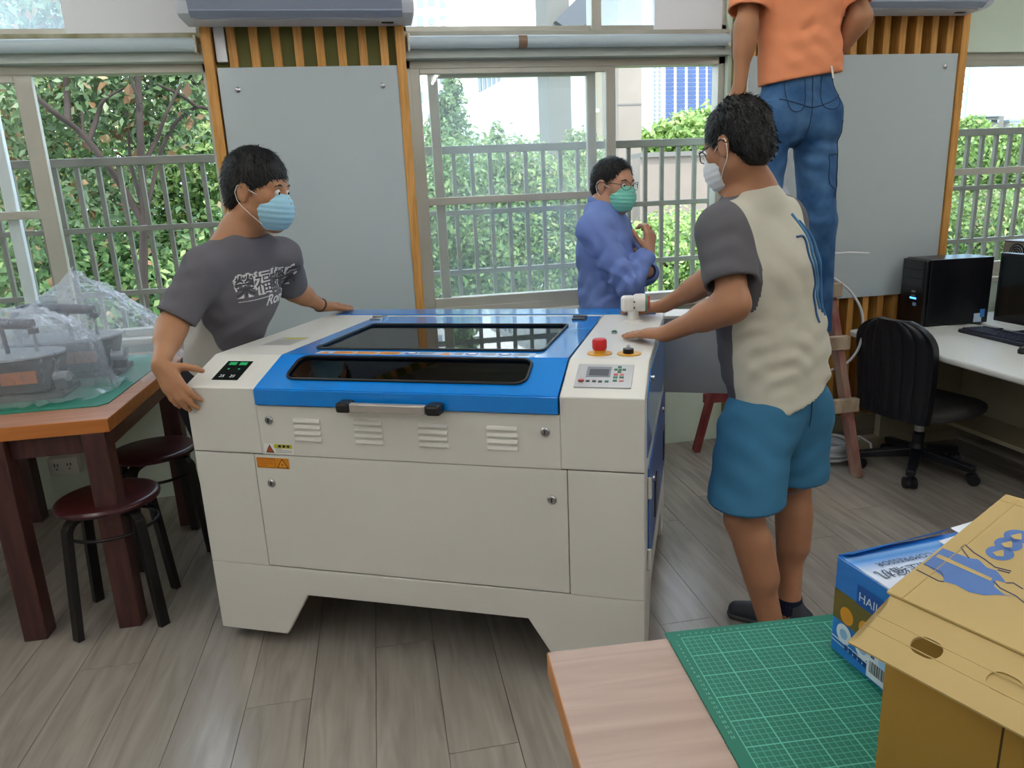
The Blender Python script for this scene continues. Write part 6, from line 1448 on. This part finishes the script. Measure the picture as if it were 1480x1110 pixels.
# ---------------- man in the blue shirt behind the machine
f3 = unit((.82, -.57, 0)); l3 = left_of(f3)
J = dict(pelvis=(1.01, 3.13, .775), waist=(1.005, 3.125, .92), chest=(.985, 3.11, 1.12), neck=(.972, 3.10, 1.300), headc=(1.012, 3.08, 1.392),
         shL=tuple(A3((.972, 3.10, 1.212))+l3*.145), shR=tuple(A3((.972, 3.10, 1.212))-l3*.145), elR=(1.015, 2.905, .990), wrR=(1.135, 2.985, 1.105), elL=(1.19, 3.17, 1.0), wrL=(1.15, 3.03, 1.02),
         hipL=tuple(A3((1.01, 3.13, .74))+l3*.08), hipR=tuple(A3((1.01, 3.13, .74))-l3*.08), knL=(1.08, 3.20, .42), knR=(.97, 3.05, .42), anL=(1.06, 3.22, .085), anR=(.95, 3.07, .085))
P3 = person('man in a long-sleeved blue shirt and green mask standing behind the machine', (1.0, 3.14, 0))
H3 = Head(J['headc'], (.52, -.84, -.10), (.05, -.04, 1), .93); SK3 = skin_mat('skin_medium', 'BE8E72')
lo, hi = bounds([J[k] for k in J], .17); v = Vol(lo, hi, .005)
torso_skin(v, J, f3, .115); legs_skin(v, J); arm_skin(v, J, 'L', .95); arm_skin(v, J, 'R', .95); H3.shape(v, J['neck'])
hand(v, J['wrR'], (.02, .02, .12), (.45, -.75, .1), (-.3, .5, .6), curl=((.5, .9, .7), (.5, 1.0, .7), (.5, 1.0, .8), (.5, 1.0, .8)), thumb=(.5, .6), sz=.95)
hand(v, J['wrL'], (-.1, -.08, .06), (.5, -.6, .3), (0, 0, 1), curl=(.5, .5, .5, .5), sz=.95)
for s in 'LR': a = A3(J['an'+s]); v.cone(a-UP*.035, a+f3*.10-UP*.055, .034, .026, .02)
garment('body', v, SK3, P3)
lo, hi = bounds([J[k] for k in ('pelvis', 'neck', 'shL', 'shR', 'elL', 'elR', 'wrL', 'wrR')], .16); v = Vol(lo, hi, .005); fl = (f3, .84)
v.cone(J['pelvis'], J['waist'], .132, .150, .05, fl); v.cone(J['waist'], J['chest'], .150, .142, .06, fl); v.cone(J['chest'], lerp(J['chest'], J['neck'], .6), .142, .09, .06, fl); v.cone(J['shL'], J['shR'], .050, .050, .05); nb = A3(J['neck'])-UP*.014
v.cone(A3(J['waist'])+f3*.03, lerp(J['waist'], J['chest'], .3)+f3*.03, .115, .115, .06)
for s in 'LR':
    v.cone(J['sh'+s], nb, .056, .062, .05); v.cone(J['sh'+s], J['el'+s], .066, .056, .035); v.cone(J['el'+s], lerp(J['el'+s], J['wr'+s], 1.05), .055, .040, .025)
v.warp(folds([((-.3, .3, .9), .07, .0070, .3, (.95, 2.98, 1.0), .17), ((.6, -.1, .7), .05, .0060, 1.2, (1.0, 2.92, 1.02), .10), ((.1, .4, .9), .055, .0060, 2.0, (.93, 3.0, .92), .12), ((.9, 0, .3), .06, .0050, .8, (.93, 2.97, 1.15), .1), ((0, .1, 1), .10, .002, .2, (1, 3.1, 1.0), .5)]))
for s in 'LR': e = lerp(J['el'+s], J['wr'+s], .93); dr = unit(A3(J['wr'+s])-A3(J['el'+s])); v.trim(e, dr, .075); v.cone(e-dr*.01, e+dr*.08, .033, .033, .004, None, '-')
n_ = A3(J['neck']); nd = unit(A3(J['headc'])-n_); v.cone(n_+nd*.045+f3*.012, n_+nd*.2+f3*.02, .054, .075, .008, None, '-'); v.cut((1, 3.1, .845), (0, 0, -1))
M_bs = fabric('shirt_blue', '7389C6', .8); sh3 = garment('shirt', v, M_bs, P3)
c_ = n_+f3*.012+UP*.012; ring = [c_+l3*(.062*math.cos(a))+f3*(.064*math.sin(a))-UP*(.022*math.sin(a)) for a in np.linspace(PI/2+.5, PI/2+2*PI-.5, 30)]
mb().tube(ring, [.010, .017, .016, .010], 8).build('collar', M_bs, P3, smooth=60)
lo, hi = bounds([J[k] for k in ('waist', 'anL', 'anR', 'hipL', 'hipR')], .16); v = Vol(lo, hi, .006); pe = A3(J['pelvis']); v.cone(pe+UP*.10, pe, .125, .128, .05, (f3, .85))
for s in 'LR': v.cone(J['hip'+s], J['kn'+s], .088, .070, .04); v.cone(J['kn'+s], A3(J['an'+s])-UP*.02, .068, .058, .03)
v.cut((0, 0, .045), (0, 0, -1)); v.cut((0, 0, .87), (0, 0, 1)); tr3 = garment('trousers', v, fabric('trousers_navy', '1B1F30'), P3); ring_on(tr3, (1.01, 3.13, .852), (0, 0, 1), .2, M_belt, 'belt', .014, P3)
H3.hair(P3, fringe=-.034, lift=-.003, nape=-.060, seed=9, spiky=.2, strands=2200); H3.face(P3); H3.mask(P3, '7CCDB8', 'mask_green'); H3.glasses(P3, '2A2A2E', .0013)
for s in 'LR': shoe(P3, J['an'+s], f3, M_shoe, 1.0, 0.0)
adopt(P3)

# ---------------- man in the orange shirt standing on the ladder, seen from behind
f4 = unit((-.05, 1, 0)); l4 = left_of(f4); LZ4 = .677
J = dict(pelvis=(1.725, 2.885, 1.655), waist=(1.735, 2.885, 1.82), chest=(1.715, 2.895, 2.06), neck=(1.705, 2.905, 2.29), headc=(1.705, 2.925, 2.415),
         shL=(1.530, 2.885, 2.215), shR=(1.875, 2.885, 2.22), elL=(1.475, 2.845, 1.965), wrL=(1.455, 2.845, 1.745), elR=(1.945, 2.82, 1.985), wrR=(1.875, 2.965, 1.805),
         hipL=(1.612, 2.885, 1.60), hipR=(1.812, 2.885, 1.60), knL=(1.560, 2.85, 1.19), knR=(1.824, 2.84, 1.20), anL=(1.70, 2.885, LZ4+.085), anR=(1.875, 2.885, LZ4+.085))
P4 = person('man in an orange shirt and jeans standing on the wooden ladder', (1.75, 2.88, LZ4))
H4 = Head(J['headc'], (-.05, 1, .05), (0, 0, 1), .98); SK4 = skin_mat('skin_brown', 'A87654')
lo, hi = bounds([J[k] for k in J], .17); v = Vol(lo, hi, .0055)
torso_skin(v, J, f4, .135); legs_skin(v, J); arm_skin(v, J, 'L', 1.0); arm_skin(v, J, 'R', 1.0); H4.shape(v, J['neck'])
hand(v, J['wrL'], (-.02, .02, -.14), (-.9, -.3, 0), (.2, .9, 0), curl=(.3, .3, .35, .4), sz=1.0); hand(v, J['wrR'], (-.06, .10, -.06), (.8, .2, .3), (-.4, .2, .8), curl=(.5, .6, .6, .6), sz=1.0)
for s in 'LR': a = A3(J['an'+s]); v.cone(a-UP*.035, a+f4*.10-UP*.055, .034, .026, .02)
garment('body', v, SK4, P4)
fd = [((.2, .1, 1), .075, .0038, .3, (1.76, 2.78, 1.86), .17), ((.8, 0, .6), .07, .0030, 1.3, (1.65, 2.78, 1.95), .18), ((-.7, 0, .7), .06, .0026, 2.1, (1.82, 2.78, 2.0), .16), ((.1, 0, 1), .045, .003, .5, (1.83, 2.79, 1.80), .09)]
v = tshirt(J, f4, .162, slv=.70, sr=(.078, .080), hem=A3((1.735, 2.885, 1.768)), hemn=(.13, 0, -1), fold=fd, d=.72)
garment('shirt', v, fabric('shirt_orange', 'E08E64', .85, var=.06), P4); collar(J, f4, fabric('collar_orange', 'C8713F'), P4, .060)
lo, hi = bounds([J[k] for k in ('waist', 'anL', 'anR', 'hipL', 'hipR')], .17); v = Vol(lo, hi, .0052); pe = A3(J['pelvis'])
v.cone(pe+UP*.13, pe+UP*.0, .142, .152, .05, (f4, .72))
for s, sg in (('L', -1), ('R', 1)):
    hp, kn, an = A3(J['hip'+s]), A3(J['kn'+s]), A3(J['an'+s]); v.cone(hp-f4*.035+UP*.03, hp-f4*.035-UP*.02, .088, .086, .05); v.cone(hp, kn, .089, .072, .012); v.cone(kn, an-UP*.03, .074, .066, .03)
v.warp(folds([((.6, 0, .8), .07, .0036, .4, (1.80, 2.80, 1.46), .12), ((-.5, 0, .9), .06, .0034, 1.2, (1.67, 2.80, 1.45), .12), ((.1, 0, 1), .075, .0022, 2.0, (1.83, 2.79, 1.25), .15), ((.3, 0, .9), .06, .003, .9, (1.65, 2.79, 1.2), .14), ((.2, 0, 1), .05, .002, .1, (1.73, 2.78, 1.70), .12)]))
v.cut((0, 0, LZ4+.05), (0, 0, -1)); v.cut((1.735, 2.885, 1.815), (-.13, 0, 1))
M_jean = mat('denim', '244A74', .85, var=.45, vscale=9, vcol='4C7096', bump=.08, bscale=700, spec=.2); je = garment('jeans', v, M_jean, P4)
M_sti = mat('denim_stitch', '152C48', .8); M_sti2 = mat('denim_seam_pale', '6C86A4', .8)
jp = lambda x, z: (x, 2.60, z); zz = -f4
for pts in ([(1.655, 1.765), (1.650, 1.66), (1.690, 1.635), (1.725, 1.665), (1.724, 1.755)], [(1.800, 1.770), (1.795, 1.665), (1.838, 1.640), (1.880, 1.670), (1.885, 1.775)]):
    surf_strip(je, [jp(x-.02, z) for x, z in pts], .0014, zz, M_sti, P4, 'back_pocket')
surf_strip(je, [jp(1.735, 1.80), jp(1.738, 1.70), jp(1.734, 1.56), jp(1.730, 1.50)], .0014, zz, M_sti, P4, 'seat_seam'); surf_strip(je, [jp(1.60, 1.685), jp(1.68, 1.665), jp(1.735, 1.65), jp(1.80, 1.665), jp(1.88, 1.70)], .0018, zz, M_sti, P4, 'yoke_seam')
surf_strip(je, [jp(1.885, 1.60), jp(1.89, 1.45), jp(1.875, 1.30)], .0020, zz, M_sti, P4, 'leg_seam')
surf_strip(je, [jp(1.835, 1.47), jp(1.838, 1.36), jp(1.885, 1.345), jp(1.895, 1.46), jp(1.835, 1.47)], .0016, zz, M_sti, P4, 'cargo_pocket')
mb().tube([A3((1.795, 2.765, 1.80)), A3((1.80, 2.762, 1.775)), A3((1.806, 2.765, 1.755))], .0035, 6).build('loose_thread', mat('thread_white', 'D8D4CC', .7), P4, smooth=60)
H4.hair(P4, seed=13, strands=1500); H4.face(P4)
for s in 'LR': shoe(P4, J['an'+s], (0, 1, 0), M_shoe, .95, LZ4)
adopt(P4)

# folded white sheet standing on the ladder's top step, seen between the legs
q = [ony(x, y, 3.10) for x, y in ((1136, 186), (1143, 194), (1138, 236), (1136, 262), (1142, 276), (1138, 286), (1104, 264), (1116, 246))]
zmin = min(p.z for p in q); q = [Vector((p.x, p.y, p.z-zmin+1.286)) for p in q]
b0 = Vector((q[0].x, 3.1, 1.286)); wp = thing('paper_sheet', 'folded white paper sheet standing on the ladder top between the legs', 'paper', b0)
mb().prism([p-b0 for p in q], (0, .0015, 0)).build('front_leaf', mat('paper_white', 'E8ECF2', .7), wp); mb().prism([p-b0+Vector((.012, .02, 0)) for p in q], (0, .0015, 0)).build('rear_leaf', mat('paper_white', 'E8ECF2', .7), wp)
